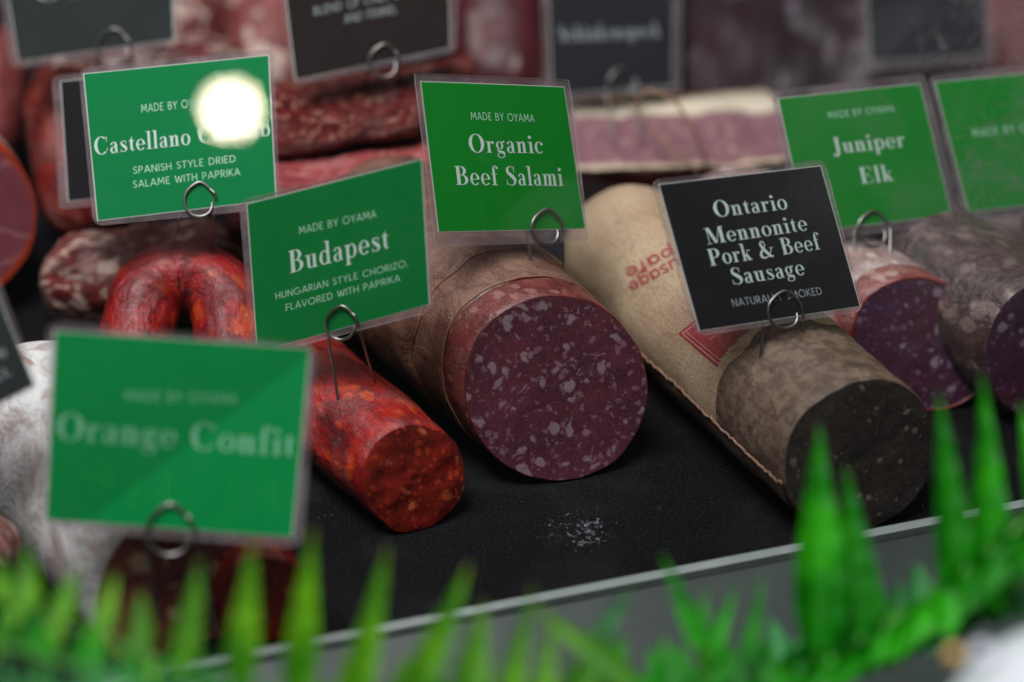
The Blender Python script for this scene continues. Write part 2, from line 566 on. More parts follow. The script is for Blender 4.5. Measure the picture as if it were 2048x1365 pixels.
def small_sans(g, ch):
    """lower-case stamp lettering on the paper casing"""
    W = .13
    R = lambda cx, cy, rx, ry, a0=0, a1=360: g.ring(cx, cy, rx, ry, W, W, a0, a1)
    if ch == 'a': R(.28, .33, .28, .34); g.seg(.54, 0, .54, .66, W); return .6
    if ch == 'e': R(.3, .33, .3, .34, 0, 320); g.seg(.06, .33, .58, .33, W * .8); return .6
    if ch == 'g': R(.28, .33, .28, .34); g.seg(.54, -.1, .54, .66, W); R(.28, -.1, .325, .22, 200, 360); return .6
    if ch == 's': g.brush([(.42, .55, W), (.22, .62, W), (.1, .5, W), (.26, .34, W), (.42, .2, W), (.3, .05, W), (.06, .1, W)]); return .46
    if ch == 'u': g.seg(.07, .3, .07, .66, W); R(.3, .3, .295, .31, 180, 360); g.seg(.54, 0, .54, .66, W); return .6
    if ch == 'p': R(.34, .33, .28, .34); g.seg(.07, -.3, .07, .66, W); return .62
    if ch == 't': g.seg(.18, .05, .18, .9, W); g.seg(.02, .6, .36, .6, W * .9); return .38
    return .4


def layout(text, font, track):
    """strips of the whole line, its width"""
    g = Glyphs()
    x = 0.0
    for ch in text:
        k = len(g.strips)
        adv = font(g, ch)
        for i in range(k, len(g.strips)):
            g.strips[i] = [((a[0] + x, a[1]), (b[0] + x, b[1])) for a, b in g.strips[i]]
        x += adv + track
    return g.strips, x - track


# ------------------------------------------------------------------ cards on wire holders
def bilin(c, s, t):
    tl, tr, br, bl = c
    return tl * ((1 - s) * (1 - t)) + tr * (s * (1 - t)) + br * (s * t) + bl * ((1 - s) * t)


def invert(c, p):
    s = t = 0.5
    for _ in range(14):
        e = bilin(c, s, t) - p
        h = 1e-4
        ds = (bilin(c, s + h, t) - bilin(c, s, t)) / h
        dt = (bilin(c, s, t + h) - bilin(c, s, t)) / h
        det = ds.x * dt.y - ds.y * dt.x
        s -= (e.x * dt.y - e.y * dt.x) / det
        t -= (ds.x * e.y - ds.y * e.x) / det
    return s, t


class Card:
    def __init__(s, film_px, paper_px, depth, du, dv, bend=0.0):
        """film_px: corners TL TR BR BL of the plastic; du / dv: how much farther the right / the top edge is"""
        s.px = [Vector(p) for p in film_px]
        cx = sum((p for p in s.px), Vector((0, 0))) / 4
        u = (s.px[1] - s.px[0] + s.px[2] - s.px[3]) / 2
        v = (s.px[0] - s.px[3] + s.px[1] - s.px[2]) / 2
        det = u.x * v.y - u.y * v.x
        s.c3 = []
        for p in s.px:
            d = p - cx
            a = (d.x * v.y - d.y * v.x) / det
            b = (u.x * d.y - u.y * d.x) / det
            s.c3.append(at(p.x, p.y, depth / (1 - (a * du + b * dv) / depth)))
        s.n = ((s.c3[1] - s.c3[3]).cross(s.c3[0] - s.c3[2])).normalized()
        if s.n.dot(CAM - s.c3[0]) < 0:
            s.n = -s.n
        s.bend = bend
        s.paper = [invert(s.px, Vector(p)) for p in paper_px]
        w = (s.c3[1] - s.c3[0]).length
        h = (s.c3[0] - s.c3[3]).length
        s.w, s.h = w, h

    def pos(s, u, v, lift=0.0):
        p = bilin(s.c3, u, v)
        return p + s.n * (lift + s.bend * 4 * u * (1 - u))

    def pix(s, px, py, lift=0.0):
        u, v = invert(s.px, Vector((px, py)))
        return s.pos(u, v, lift)


def rounded_grid(nx, ny, r, asp):
    """grid of the unit square with rounded corners; r in units of the width"""
    pts = []
    for j in range(ny + 1):
        for i in range(nx + 1):
            x, y = (i / nx) * 1.0, (j / ny) * asp
            cx = min(max(x, r), 1 - r)
            cy = min(max(y, r), asp - r)
            dx, dy = x - cx, y - cy
            if dx and dy:
                k = max(abs(dx), abs(dy)) / math.hypot(dx, dy)
                x, y = cx + dx * k, cy + dy * k
            pts.append((x, y / asp))
    return pts


def tube(name, pts, r, m, parent, nseg=8, loc=None):
    vs, fs = [], []
    n = len(pts)
    nrm = None
    for i in range(n):
        d = (pts[min(i + 1, n - 1)] - pts[max(i - 1, 0)])
        if d.length < 1e-9:
            d = Vector((0, 0, 1))
        d.normalize()
        if nrm is None:
            nrm = d.orthogonal().normalized()
        nrm = (nrm - d * nrm.dot(d))
        nrm = nrm.normalized() if nrm.length > 1e-6 else d.orthogonal().normalized()
        b = d.cross(nrm)
        for k in range(nseg):
            a = 2 * PI * k / nseg
            vs.append(pts[i] + (nrm * math.cos(a) + b * math.sin(a)) * r)
    for i in range(n - 1):
        for k in range(nseg):
            k2 = (k + 1) % nseg
            fs.append((i * nseg + k, i * nseg + k2, (i + 1) * nseg + k2, (i + 1) * nseg + k))
    fs.append(tuple(range(nseg - 1, -1, -1)))
    fs.append(tuple(range((n - 1) * nseg, n * nseg)))
    return link(name, vs, fs, m, parent, loc=loc or (0, 0, 0))


def vcat(pts, n=8):
    out = []
    P = [pts[0]] + list(pts) + [pts[-1]]
    for i in range(1, len(P) - 2):
        for k in range(n):
            u = k / n
            out.append(0.5 * ((2 * P[i]) + (-P[i - 1] + P[i + 1]) * u + (2 * P[i - 1] - 5 * P[i] + 4 * P[i + 1] - P[i + 2]) * u * u + (-P[i - 1] + 3 * P[i] - 3 * P[i + 1] + P[i + 2]) * u ** 3))
    out.append(pts[-1].copy())
    return out


CARDS = []


def make_card(label, film_px, paper_px, depth, du, dv, print_m, lines, loop=None, bend=0.0, corner=0.05, film=True, group='laminated name cards on wire pins'):
    """lines: (text, font, left px, right px of the baseline, cap height px, ink)
       loop: (cx, cy, r, left foot px, right foot px, depth at the feet or None to stand on what is below)"""
    c = Card(film_px, paper_px, depth, du, dv, bend)
    base = c.pos(0.5, 1.0)
    root = empty('name_card', base, label, 'sign card', group)
    # plastic sleeve: front film, back film, cut edges
    nx, ny = 22, 18
    g = rounded_grid(nx, ny, corner, c.h / c.w)
    rnd = random.Random(label)
    ph = rnd.random() * 9
    th = 0.00035
    vs = []
    for sgn in (1, -1):
        for (u, v) in g:
            edge = min(u, v, 1 - u, 1 - v)
            wob = 0.0 * mnoise.noise(Vector((u * 3 + ph, v * 3, 1.0))) * max(0, 1 - edge * 12)
            vs.append(c.pos(u, v, sgn * th + wob))
    fs, ix = [], []
    N = (nx + 1) * (ny + 1)
    for j in range(ny):
        for i in range(nx):
            a = j * (nx + 1) + i
            fs.append((a, a + nx + 1, a + nx + 2, a + 1)); ix.append(0)
            fs.append((N + a, N + a + 1, N + a + nx + 2, N + a + nx + 1)); ix.append(1)
    ring = [i for i in range(nx + 1)] + [j * (nx + 1) + nx for j in range(1, ny + 1)] + [ny * (nx + 1) + i for i in range(nx - 1, -1, -1)] + [j * (nx + 1) for j in range(ny - 1, 0, -1)]
    for k in range(len(ring)):
        a, b = ring[k], ring[(k + 1) % len(ring)]
        k0 = len(vs)
        vs += [vs[a], vs[b], vs[N + b], vs[N + a]]
        fs.append((k0, k0 + 1, k0 + 2, k0 + 3)); ix.append(2)
    link('plastic_sleeve', vs, fs, [FILM, FILM_BACK, FILM_SIDE], root, idx=ix)
    # printed insert: white sheet with the coloured print a little smaller
    vs, fs, ix = [], [], []
    pc = [Vector(p) for p in c.paper]
    cu = sum((p for p in pc), Vector((0, 0))) / 4
    for lay, (lift, grow) in enumerate(((-0.00012, 1.012), (0.00002, 1.0))):
        n0 = len(vs)
        for j in range(11):
            for i in range(13):
                q = bilin([(p - cu) * grow + cu for p in pc], i / 12, j / 10)
                vs.append(c.pos(q.x, q.y, lift))
        for j in range(10):
            for i in range(12):
                a = n0 + j * 13 + i
                fs.append((a, a + 13, a + 14, a + 1)); ix.append(lay)
    ins = link('printed_insert', vs, fs, [PAPER_EDGE, print_m], root, idx=ix)
    # lettering
    vup = ((c.px[0] - c.px[3]) + (c.px[1] - c.px[2])).normalized()
    for (text, font, L, R, cap, ink) in lines:
        strips, width = layout(text, font, 0.075 if font is didone else 0.17)
        L, R = Vector(L), Vector(R)
        ex = (R - L) / width
        ey = vup * cap
        vs, fs = [], []
        for si, st in enumerate(strips):
            lift = 0.00010 + (si % 12) * 0.000008
            n0 = len(vs)
            for a, b in st:
                for q in (a, b):
                    p = L + ex * q[0] + ey * q[1]
                    vs.append(c.pix(p.x, p.y, lift))
            for i in range(len(st) - 1):
                k = n0 + i * 2
                fs.append((k, k + 1, k + 3, k + 2))
        link('lettering', vs, fs, ink, ins, smooth=False)
    CARDS.append((root, c, loop))
    return c, root


def make_pin(root, c, loop, bvh):
    cx, cy, r, lf, rf, fd = loop

    def foot(p):
        if fd is None:
            o = CAM
            d = ray(*p).normalized()
            hit = bvh.ray_cast(o, d)
            if hit[0] is not None:
                return hit[0] + d * 0.003 + Vector((0, 0, -0.006))
            return at(p[0], p[1], 1.1)
        return at(p[0], p[1], fd)
    LF, RF = foot(lf), foot(rf)
    wr = 0.00078
    f, b = 0.00045 + wr, -0.00045 - wr
    P = lambda ang, rr, lift: c.pix(cx + rr * math.cos(math.radians(ang)), cy - rr * math.sin(math.radians(ang)) * 1.05, lift)
    pts = [RF]
    top_r = P(8, r * 1.02, f)
    pts += [RF.lerp(top_r, 0.5) + c.n * 0.0006, top_r]
    for a in (45, 78, 96, 130, 165, 200, 235, 270, 305):
        pts.append(P(a, r * (1.06 if 70 < a < 110 else 0.95), f))
    pts.append(P(335, r * 0.85, 0.3 * f))
    for a in (10, 60, 110, 150):
        pts.append(P(a, r * 0.72, b * 1.2))
    lm = P(190, r * 1.02, b * 1.4)
    pts += [lm, lm.lerp(LF, 0.5), LF]
    tube('wire_pin', vcat(pts, 6), wr, WIRE, root, 8)


# ------------------------------------------------------------------ sausages
class Sausage:
    """round body lying on the tray; a: direction from the cut face to the far end"""

    def __init__(s, px, py, rpx, yaw, length, look=0.5, sag=0.0, lift=0.0, squash=1.0, fade=None, depth=None, tilt=0.0, bumpy=0.0, seed=0, raise_z=0.0):
        if depth is None:
            s.c, s.R = rest(px, py, rpx)
        else:
            s.c = at(px, py, depth)
            s.R = rpx * depth / FPX
        y = math.radians(yaw)
        tl = math.radians(tilt)
        s.a = Vector((-math.sin(y) * math.cos(tl), math.cos(y) * math.cos(tl), math.sin(tl)))
        s.e1 = s.a.cross(Vector((0, 0, 1))).normalized()
        s.e2 = s.e1.cross(s.a).normalized()
        s.L = length
        to = (CAM - s.c).normalized()
        s.nrm = (-s.a * (1 - look) + to * look).normalized()
        s.fade = fade or length
        s.squash = squash
        s.bumpy = bumpy
        s.seed = seed
        s.sag = sag
        s.base = Vector((s.c.x, s.c.y, s.c.z - s.R))

    def pt(s, d, th, grow=0.0, prof=1.0):
        R = s.R * prof * (1 - 0.028 * math.exp(-max(0.0, d) / 0.0022)) + grow
        q = s.e1 * (math.cos(th) * R) + s.e2 * (math.sin(th) * R * s.squash)
        n = mnoise.noise(Vector((math.cos(th) * 1.6, math.sin(th) * 1.6, d * 22)) + Vector((s.seed, 0, 0)))
        n2 = mnoise.noise(Vector((math.cos(th) * 5, math.sin(th) * 5, d * 70)) + Vector((s.seed, 5, 0)))
        q *= 1 + s.bumpy * (n * 0.06 + n2 * 0.02)
        off = -(s.nrm.dot(q)) / s.nrm.dot(s.a)
        off *= max(0.0, 1 - d / s.fade)
        return s.c + q + s.a * (d + off) + s.e1 * (s.sag * d * d)

    def body(s, name, m, parent, d0, d1, grow=0.0, prof=None, nd=40, nt=72, wav=0.0, pin=True, lip=True):
        vs, fs, uv = [], [], []
        for j in range(nd + 1):
            d = d0 + (d1 - d0) * j / nd
            g = grow
            if lip and grow and j == 0:
                g = grow * 0.2
            for i in range(nt + 1):
                th = -PI / 2 + 2 * PI * (i % nt) / nt
                dd = d
                if wav:
                    dd += wav * max(0, 1 - j / 8) * mnoise.noise(Vector((math.cos(th) * 2 + d0 * 100, math.sin(th) * 2, s.seed)))
                vs.append(s.pt(dd, th, g, prof(d) if prof else 1.0))
                uv.append((d, s.R * 2 * PI * i / nt))
        w = nt + 1
        for j in range(nd):
            for i in range(nt):
                a = j * w + i
                fs.append((a, a + 1, a + w + 1, a + w))
        if pin:
            SURFACES.append((vs, fs))
        return link(name, vs, fs, m, parent, uvs=uv)

    def face(s, name, m, parent, d=0.0, nt=72, nr=16, inset=0.0, rough=0.0, grow=0.0):
        vs, fs = [], []
        rim = [s.pt(d, -PI / 2 + 2 * PI * i / nt, grow) for i in range(nt)]
        cen = sum(rim, Vector()) / nt
        vs.append(cen)
        for k in range(1, nr + 1):
            u = k / nr
            for i in range(nt):
                p = cen.lerp(rim[i], u)
                p = p + s.nrm * (rough * mnoise.noise(p * 120) - inset * (1 - u ** 6))
                if k == nr:
                    p = rim[i]
                vs.append(p)
        for i in range(nt):
            fs.append((0, 1 + i, 1 + (i + 1) % nt))
        for k in range(nr - 1):
            for i in range(nt):
                a, b = 1 + k * nt + i, 1 + k * nt + (i + 1) % nt
                fs.append((a, a + nt, b + nt, b))
        SURFACES.append((vs, fs))
        return link(name, vs, fs, m, parent)


def round_end(L, R, flat=0.0):
    def f(d):
        x = (d - (L - R)) / R
        return 1.0 if x <= 0 else max(flat, math.sqrt(max(0.0, 1 - min(1, x) ** 2)))
    return f


def slab(name, rows, mats, parent, nx=48, noise_amp=0.001, seed=0.0, close=True, loc=None, sub=6, surf=False):
    """solid bar: rows = closed section, each (xL, yL, tL, xR, yR, tR) in picture pixels and depth"""
    R2 = []
    P = [Vector(r) if len(r) <= 4 else r for r in rows]
    n = len(P)
    rr = []
    for i in range(n):
        p0, p1, p2, p3 = P[i - 1], P[i], P[(i + 1) % n], P[(i + 2) % n]
        for k in range(sub):
            u = k / sub
            lin = [p1[j] * (1 - u) + p2[j] * u for j in range(6)]
            cr = [0.5 * ((2 * p1[j]) + (-p0[j] + p2[j]) * u + (2 * p0[j] - 5 * p1[j] + 4 * p2[j] - p3[j]) * u * u + (-p0[j] + 3 * p1[j] - 3 * p2[j] + p3[j]) * u ** 3) for j in range(6)]
            rr.append(([0.45 * a + 0.55 * b for a, b in zip(lin, cr)], (i + u) / n))
    vs, uv, fs = [], [], []
    m = len(rr)
    cL = sum((at(r[0][0], r[0][1], r[0][2]) for r in rr), Vector()) / m
    cR = sum((at(r[0][3], r[0][4], r[0][5]) for r in rr), Vector()) / m
    for (r, v) in rr:
        a, b = at(r[0], r[1], r[2]), at(r[3], r[4], r[5])
        for i in range(nx + 1):
            u = i / nx
            p = a.lerp(b, u)
            cc = cL.lerp(cR, u)
            e = min(u, 1 - u) * 14
            k = 1.0 if e > 1 else math.sqrt(max(0.0, 1 - (1 - e) ** 2)) * 0.35 + 0.65
            p = cc + (p - cc) * k
            q = p * 40 + Vector((seed, seed, 0))
            p = p + Vector((mnoise.noise(q), mnoise.noise(q + Vector((7, 0, 0))), mnoise.noise(q + Vector((0, 9, 0))))) * noise_amp
            q = q * 3.5
            p = p + Vector((mnoise.noise(q), mnoise.noise(q + Vector((7, 0, 0))), mnoise.noise(q + Vector((0, 9, 0))))) * noise_amp * 0.35
            vs.append(p)
            uv.append((u, v))
    w = nx + 1
    for j in range(m):
        j2 = (j + 1) % m
        for i in range(nx):
            fs.append((j * w + i, j * w + i + 1, j2 * w + i + 1, j2 * w + i))
    for i, c in ((0, cL), (nx, cR)):
        k = len(vs)
        vs.append(c)
        uv.append((0.5, 0.5))
        for j in range(m):
            fs.append((k, j * w + i, ((j + 1) % m) * w + i))
    if surf:
        SURFACES.append((vs, fs))
    return link(name, vs, fs, mats, parent, uvs=uv, loc=loc or (0, 0, 0))


# ================================================================== SETTING
LIP_A, LIP_B = at_z(620, 1290, 0.004), at_z(2048, 1012, 0.004)
LDIR = (LIP_B - LIP_A).normalized()
LDIR.z = 0
LDIR.normalize()
LNRM = Vector((-LDIR.y, LDIR.x, 0))         # into the case
if LNRM.y < 0:
    LNRM = -LNRM


def lip(u, v=0.0, z=0.0):
    p = LIP_A + LDIR * u + LNRM * v
    return Vector((p.x, p.y, z))


def box_pts(p, ex, ey, ez):
    vs = []
    for k in (0, 1):
        for j in (0, 1):
            for i in (0, 1):
                vs.append(p + ex * i + ey * j + ez * k)
    fs = [(0, 2, 3, 1), (4, 5, 7, 6), (0, 1, 5, 4), (2, 6, 7, 3), (0, 4, 6, 2), (1, 3, 7, 5)]
    return vs, fs


# tray of black slate
m = Mat('black_slate')
p = m.obj()
n1, _ = m.noise(p, 9, 5, 0.6)
n2, _ = m.noise(p, 900, 4, 0.7)
n3, _ = m.noise(p, 130, 5, 0.65)
c = m.mix(n1, hexc('#0b0a0c'), hexc('#141316'))
c = m.mix(m.rng(n2, 0.54, 0.74, 0, 0.38), c, hexc('#6d6c72'))
# salt and fat crumbs left on the slate
spots = [(at_z(1165, 1062), 0.042), (at_z(650, 1035), 0.02), (at_z(1320, 1010), 0.022), (at_z(1840, 1010), 0.03)]
n4, _ = m.noise(p, 210, 6, 0.72, 1.2)
tot = None
for i, (sp, rad) in enumerate(spots):
    dd = m.n('VectorMath', {'operation': 'DISTANCE'}, in_0=p, in_1=tuple(sp)).outputs['Value']
    k = m.rng(dd, 0.0, rad, [0.23, 0.15, 0.14, 0.17][i], 0.0)
    tot = k if tot is None else m.math('ADD', tot, k)
cm = m.rng(m.math('ADD', n4, tot), 0.74, 0.86)
n6, _ = m.noise(p, 18, 4, 0.6)
c = m.mix(m.rng(n6, 0.45, 0.7, 0, 0.2), c, hexc('#37363a'))
c = m.mix(m.math('MULTIPLY', cm, 0.8), c, hexc('#8f8f95'))
rr = m.math('MULTIPLY_ADD', n3, 0.3, 0.45)
nr = m.bump(m.math('ADD', n2, m.math('MULTIPLY', n3, 0.6)), 0.35, 0.0008)
SLATE = m.done(m.principled(c, rr, nr, spec=0.05))
v4 = [lip(-1.2, 0.004, 0), lip(1.6, 0.004, 0), lip(1.6, 1.6, 0), lip(-1.2, 1.6, 0)]
low = [Vector((v.x, v.y, -0.02)) for v in v4]
o = link('display_tray', v4 + low, [(0, 1, 2, 3), (7, 6, 5, 4), (0, 4, 5, 1), (1, 5, 6, 2), (2, 6, 7, 3), (3, 7, 4, 0)], SLATE, smooth=False)
o['kind'] = 'structure'

DARK = plain('dark_case_lining', '#1b191b', '#242125', 0.6, 20)
vs, fs = box_pts(lip(-1.2, 0.98, -0.02), LDIR * 2.8, LNRM * 0.02, Vector((0, 0, 0.7)))
o = link('back_wall', vs, fs, DARK, smooth=False)
o['kind'] = 'structure'
GREYP = plain('grey_front_panel', '#29332f', '#37413d', 0.5, 9)
vs, fs = box_pts(lip(-1.2, -0.0021, 0.0003), LDIR * 2.8, (LNRM * -0.13 + Vector((0, 0, -0.075))), Vector((0, 0, -0.015)))
o = link('counter_front', vs, fs, GREYP, smooth=False)
o['kind'] = 'structure'
vs, fs = box_pts(lip(-1.2, -0.6, -0.2), LDIR * 2.8, LNRM * 0.58, Vector((0, 0, 0.02)))
o = link('counter_ledge', vs, fs, plain('dark_ledge', '#20251f', '#2e3429', 0.6, 12), smooth=False)
o['kind'] = 'structure'

# ================================================================== FRONT ROW OF SAUSAGES
RED_FACE = meat_face('chorizo_cut', '#5a0f0b', '#8c1c0e', '#c87a58', '#b8401a', 110, 0.46, 240, 0.5, 0.8, 0.013, 0.32, bumps=1.0, c3='#3a0808')
SALAMI_FACE = meat_face('salami_cut', '#4e1f2e', '#5f2838', '#a4929a', '#86666f', 125, 0.50, 250, 0.52, 0.85, 0.015, 0.36, c3='#3d1d33')  # mauve tones paint the glass reflection into the face colour
ELK_FACE = meat_face('elk_cut', '#451a28', '#412036', '#a494a8', '#725870', 120, 0.50, 270, 0.5, 0.8, 0.010, 0.36, c3='#33203f')
BLACK_FACE = meat_face('dark_sausage_cut', '#2c2523', '#3e332e', '#9a908a', '#5d524d', 170, 0.40, 420, 0.42, 0.8, 0.006, 0.4, bumps=1.0)

# --- organic salami
s = Sausage(1114, 779, 188, 31, 0.235, look=0.52, fade=0.13, bumpy=0.6, seed=3)
SAL = s
root = empty('salami', s.base, 'thick beef salami with a wide speckled cut face tinted by painted purple reflection and brown paper casing', 'sausage', 'sausages lying on the slate tray')
s.face('cut_face', SALAMI_FACE, root, 0.0, inset=0.0004, rough=0.0003)
def rim(s, m, parent, r=0.0004):
    tube('skin_rim', [s.pt(0.0004, -PI / 2 + 2 * PI * i / 96, 0.0) for i in range(97)], r, m, parent, 6)


RIM = plain('red_skin_rim', '#4a1014', '#6a1a1a', 0.35, 120, coat=0.3)
rim(s, RIM, root)
SKIN1 = casing('salami_bare_skin', '#5a2020', '#733230', '#a5796b', 0.5, 120, (1, 1.4, 1), 0.38, 0.5, 60, dust=0.4, dustc='#8f716a')
s.body('bare_skin', SKIN1, root, 0.0, 0.026, nd=14)


def paper_casing(name, c1, c2, rough=0.4, light='#b79a86'):
    m = Mat(name)
    u = m.uv()
    n1, _ = m.noise(m.scaled(u, (1, 1.5, 1)), 40, 6, 0.65, 0.6)
    n2, _ = m.noise(m.scaled(u, (5, 0.7, 1)), 130, 5, 0.6)
    n3, _ = m.noise(u, 900, 4, 0.7)
    c = m.mix(m.rng(n1, 0.4, 0.6), hexc(c1), hexc(c2))
    c = m.mix(m.rng(n2, 0.5, 0.62, 0, 0.35), c, hexc(c1))
    c = m.mix(m.rng(n3, 0.5, 0.62, 0, 0.4), c, hexc(light))
    h = m.math('ADD', m.math('MULTIPLY', n1, 1.0), m.math('MULTIPLY', n2, 0.5))
    return m.done(m.principled(c, m.math('MULTIPLY_ADD', n3, 0.3, rough - 0.1), m.bump(h, 0.8, 0.004), coat=0.15, coat_rough=0.3))


PC1 = paper_casing('brown_paper_casing', '#5f382d', '#86604f')
PC2 = paper_casing('brown_paper_fold', '#5a3226', '#7d5340')
s.body('paper_casing', PC1, root, 0.022, 0.060, grow=0.0010, nd=20, wav=0.003)
s.body('paper_casing', PC1, root, 0.056, 0.098, grow=0.0030, nd=20, wav=0.008, prof=lambda d: 1 + 0.012 * math.sin(d * 210))
s.body('folded_paper', PC2, root, 0.094, 0.235, grow=0.0048, nd=40, wav=0.012, prof=lambda d: round_end(0.235, 0.06)(d) * (1 + 0.016 * math.sin(d * 300)))
# rolled edge of the paper
edge = [s.pt(0.0225, -PI / 2 + 2 * PI * i / 80, 0.0009) for i in range(81)]
for dd_, gg_ in ((0.0565, 0.0026), (0.0945, 0.0044)):
    e2_ = []
    for i in range(81):
        th_ = -PI / 2 + 2 * PI * i / 80
        wv_ = (0.008 if dd_ < 0.06 else 0.012) * mnoise.noise(Vector((math.cos(th_) * 2 + (5.6 if dd_ < 0.06 else 9.4), math.sin(th_) * 2, s.seed)))
        e2_.append(s.pt(dd_ + wv_, th_, gg_ * 0.55))
    tube('paper_edge', e2_, 0.0005, plain('paper_fold_line', '#a5765e', '#7a4b39', 0.4), root, 6)
tube('paper_edge', edge, 0.0006, plain('paper_edge_brown', '#8e5d48', '#7a4b39', 0.4), root, 6)

# --- budapest chorizo
s = Sausage(828, 957, 110, 35, 0.20, look=0.42, fade=0.10, bumpy=1.1, seed=9)
BUD = s
root = empty('chorizo', s.base, 'short bright red paprika chorizo with cut end, left of the thick salami', 'sausage', 'sausages lying on the slate tray')
s.face('cut_face', RED_FACE, root, 0.0, inset=-0.0012, rough=0.0014)
RED_SKIN = casing('red_chorizo_skin', '#7a0d10', '#a8170f', '#d2501c', 0.6, 80, (1, 1.6, 1), 0.38, 0.85, 85, dust=0.14, coat=0.1, dark='#4b0a10', mott=42, streak=0.5, sscale=34, slo=0.61)
s.body('skin', RED_SKIN, root, 0.0, 0.20, nd=70, prof=lambda d: round_end(0.20, 0.03)(d) * (1 + 0.05 * math.exp(-((d - 0.05) / 0.03) ** 2)))

# --- ontario sausage
s = Sausage(1722, 912, 168, 27, 0.275, look=0.30, fade=0.12, bumpy=0.65, seed=14)
ONT = s
root = empty('smoked_sausage', s.base, 'big sausage in printed tan casing, its peeled brown end cut to a dark face', 'sausage', 'sausages lying on the slate tray')
s.face('cut_face', BLACK_FACE, root, 0.0, inset=-0.0008, rough=0.0006)
BROWN_SKIN = casing('peeled_brown_meat', '#5a463b', '#725d4e', '#a0745a', 0.4, 210, (1, 1, 1), 0.62, 0.6, 120, dust=0.3, dustc='#9c897b', mott=120, dark='#4b3830')
s.body('peeled_end', BROWN_SKIN, root, 0.0, 0.078, nd=34, pin=True)


def tan_casing():
    m = Mat('tan_fibrous_casing')
    u = m.uv()
    n1, _ = m.noise(u, 20, 5, 0.6)
    n2, _ = m.noise(m.scaled(u, (1.5, 3.0, 1)), 230, 7, 0.8, 0.4)
    n3, _ = m.noise(u, 1100, 4, 0.7)
    n4, _ = m.noise(m.scaled(u, (0.7, 2.4, 1), (2, 5, 1)), 55, 5, 0.6)
    c = m.mix(m.rng(n1, 0.3, 0.7), hexc('#a3866a'), hexc('#bfa486'))
    c = m.mix(m.rng(n2, 0.46, 0.64, 0, 0.7), c, hexc('#694933'))
    c = m.mix(m.rng(n3, 0.5, 0.62, 0, 0.55), c, hexc('#dccbb4'))
    c = m.mix(m.rng(n4, 0.56, 0.74, 0, 0.5), c, hexc('#7e5d40'))
    h = m.math('ADD', n2, m.math('MULTIPLY', n4, 1.2))
    return m.done(m.principled(c, m.math('MULTIPLY_ADD', n2, 0.3, 0.4), m.bump(h, 0.4, 0.0012)))


TAN = tan_casing()
s.body('tan_casing', TAN, root, 0.066, 0.275, grow=0.0011, nd=44, wav=0.010, prof=round_end(0.275, 0.055))
# torn lower flap of casing and its rough seam reach to the cut end
vs, fs, uv = [], [], []
for j in range(31):
    d = 0.002 + 0.19 * j / 30
    for i in range(9):
        th = math.radians(-150 + 45 * i / 8)
        th = -PI / 2 - math.radians(78) + math.radians(52) * i / 8
        vs.append(s.pt(d, th, 0.0014 + 0.0004 * mnoise.noise(Vector((d * 90, i, 2)))))
        uv.append((d, s.R * th))
for j in range(30):
    for i in range(8):
        a = j * 9 + i
        fs.append((a, a + 9, a + 10, a + 1))
FLAP = casing('brown_casing_flap', '#7a6454', '#8f7863', '#9a6a50', 0.3, 90, (1, 1, 1), 0.5, 0.4, 70, coat=0.1)
link('casing_flap', vs, fs, FLAP, root, uvs=uv)
seam = []
for j in range(90):
    d = 0.001 + 0.2 * j / 89
    th = -PI / 2 - math.radians(79 + 3 * mnoise.noise(Vector((j * 0.7, 0, 0))))
    seam.append(s.pt(d, th, 0.0014 + 0.0006 * mnoise.noise(Vector((j * 1.3, 4, 0)))))
tube('seam', seam, 0.0008, plain('seam_crust', '#6e4a3c', '#a5836c', 0.7, 600, 0.5), root, 6)
ont_bvh = bvh_of(SURFACES[-2:])


def stamp(px, py, lift):
    d = ray(px, py).normalized()
    h = ont_bvh.ray_cast(CAM, d)
    if h[0] is None:
        return None
    n = h[1] if h[1].dot(d) < 0 else -h[1]
    return h[0] + n * lift


def along(h):
    q = h - ONT.c
    al = q.dot(ONT.a)
    q = q - ONT.a * al
    o0 = -(ONT.nrm.dot(q)) / ONT.nrm.dot(ONT.a)
    return (al - o0) / (1 - o0 / ONT.fade)


RED_INK = plain('red_stamp_ink', '#8c3036', '#a3454a', 0.55, 300)
LINE_INK = plain('pale_stamp_line', '#c98f86', '#b97d76', 0.6)


def patch(px4, nu, nv, lift, name, mm):
    c4 = [Vector(p) for p in px4]
    vs, fs, keep = [], [], {}
    for j in range(nv + 1):
        for i in range(nu + 1):
            q = bilin(c4, i / nu, j / nv)
            h = stamp(q.x, q.y, lift)
            if h is not None and along(h) > 0.0705:
                keep[(i, j)] = len(vs)
                vs.append(h)
    for j in range(nv):
        for i in range(nu):
            k = [(i, j), (i, j + 1), (i + 1, j + 1), (i + 1, j)]
            if all(x in keep for x in k):
                f = [keep[x] for x in k]
                if max((vs[f[0]] - vs[x]).length for x in f) < 0.02:
                    fs.append(tuple(f))
    return vs, fs


EMB = [(1375, 640), (1500, 590), (1560, 660), (1452, 752)]
EMB = [(1357, 668), (1560, 500), (1690, 590), (1452, 750)]
vs, fs = patch(EMB, 40, 30, 0.0003, 'emblem', RED_INK)
emb = link('stamped_emblem', vs, fs, RED_INK, root)
vs, fs = [], []


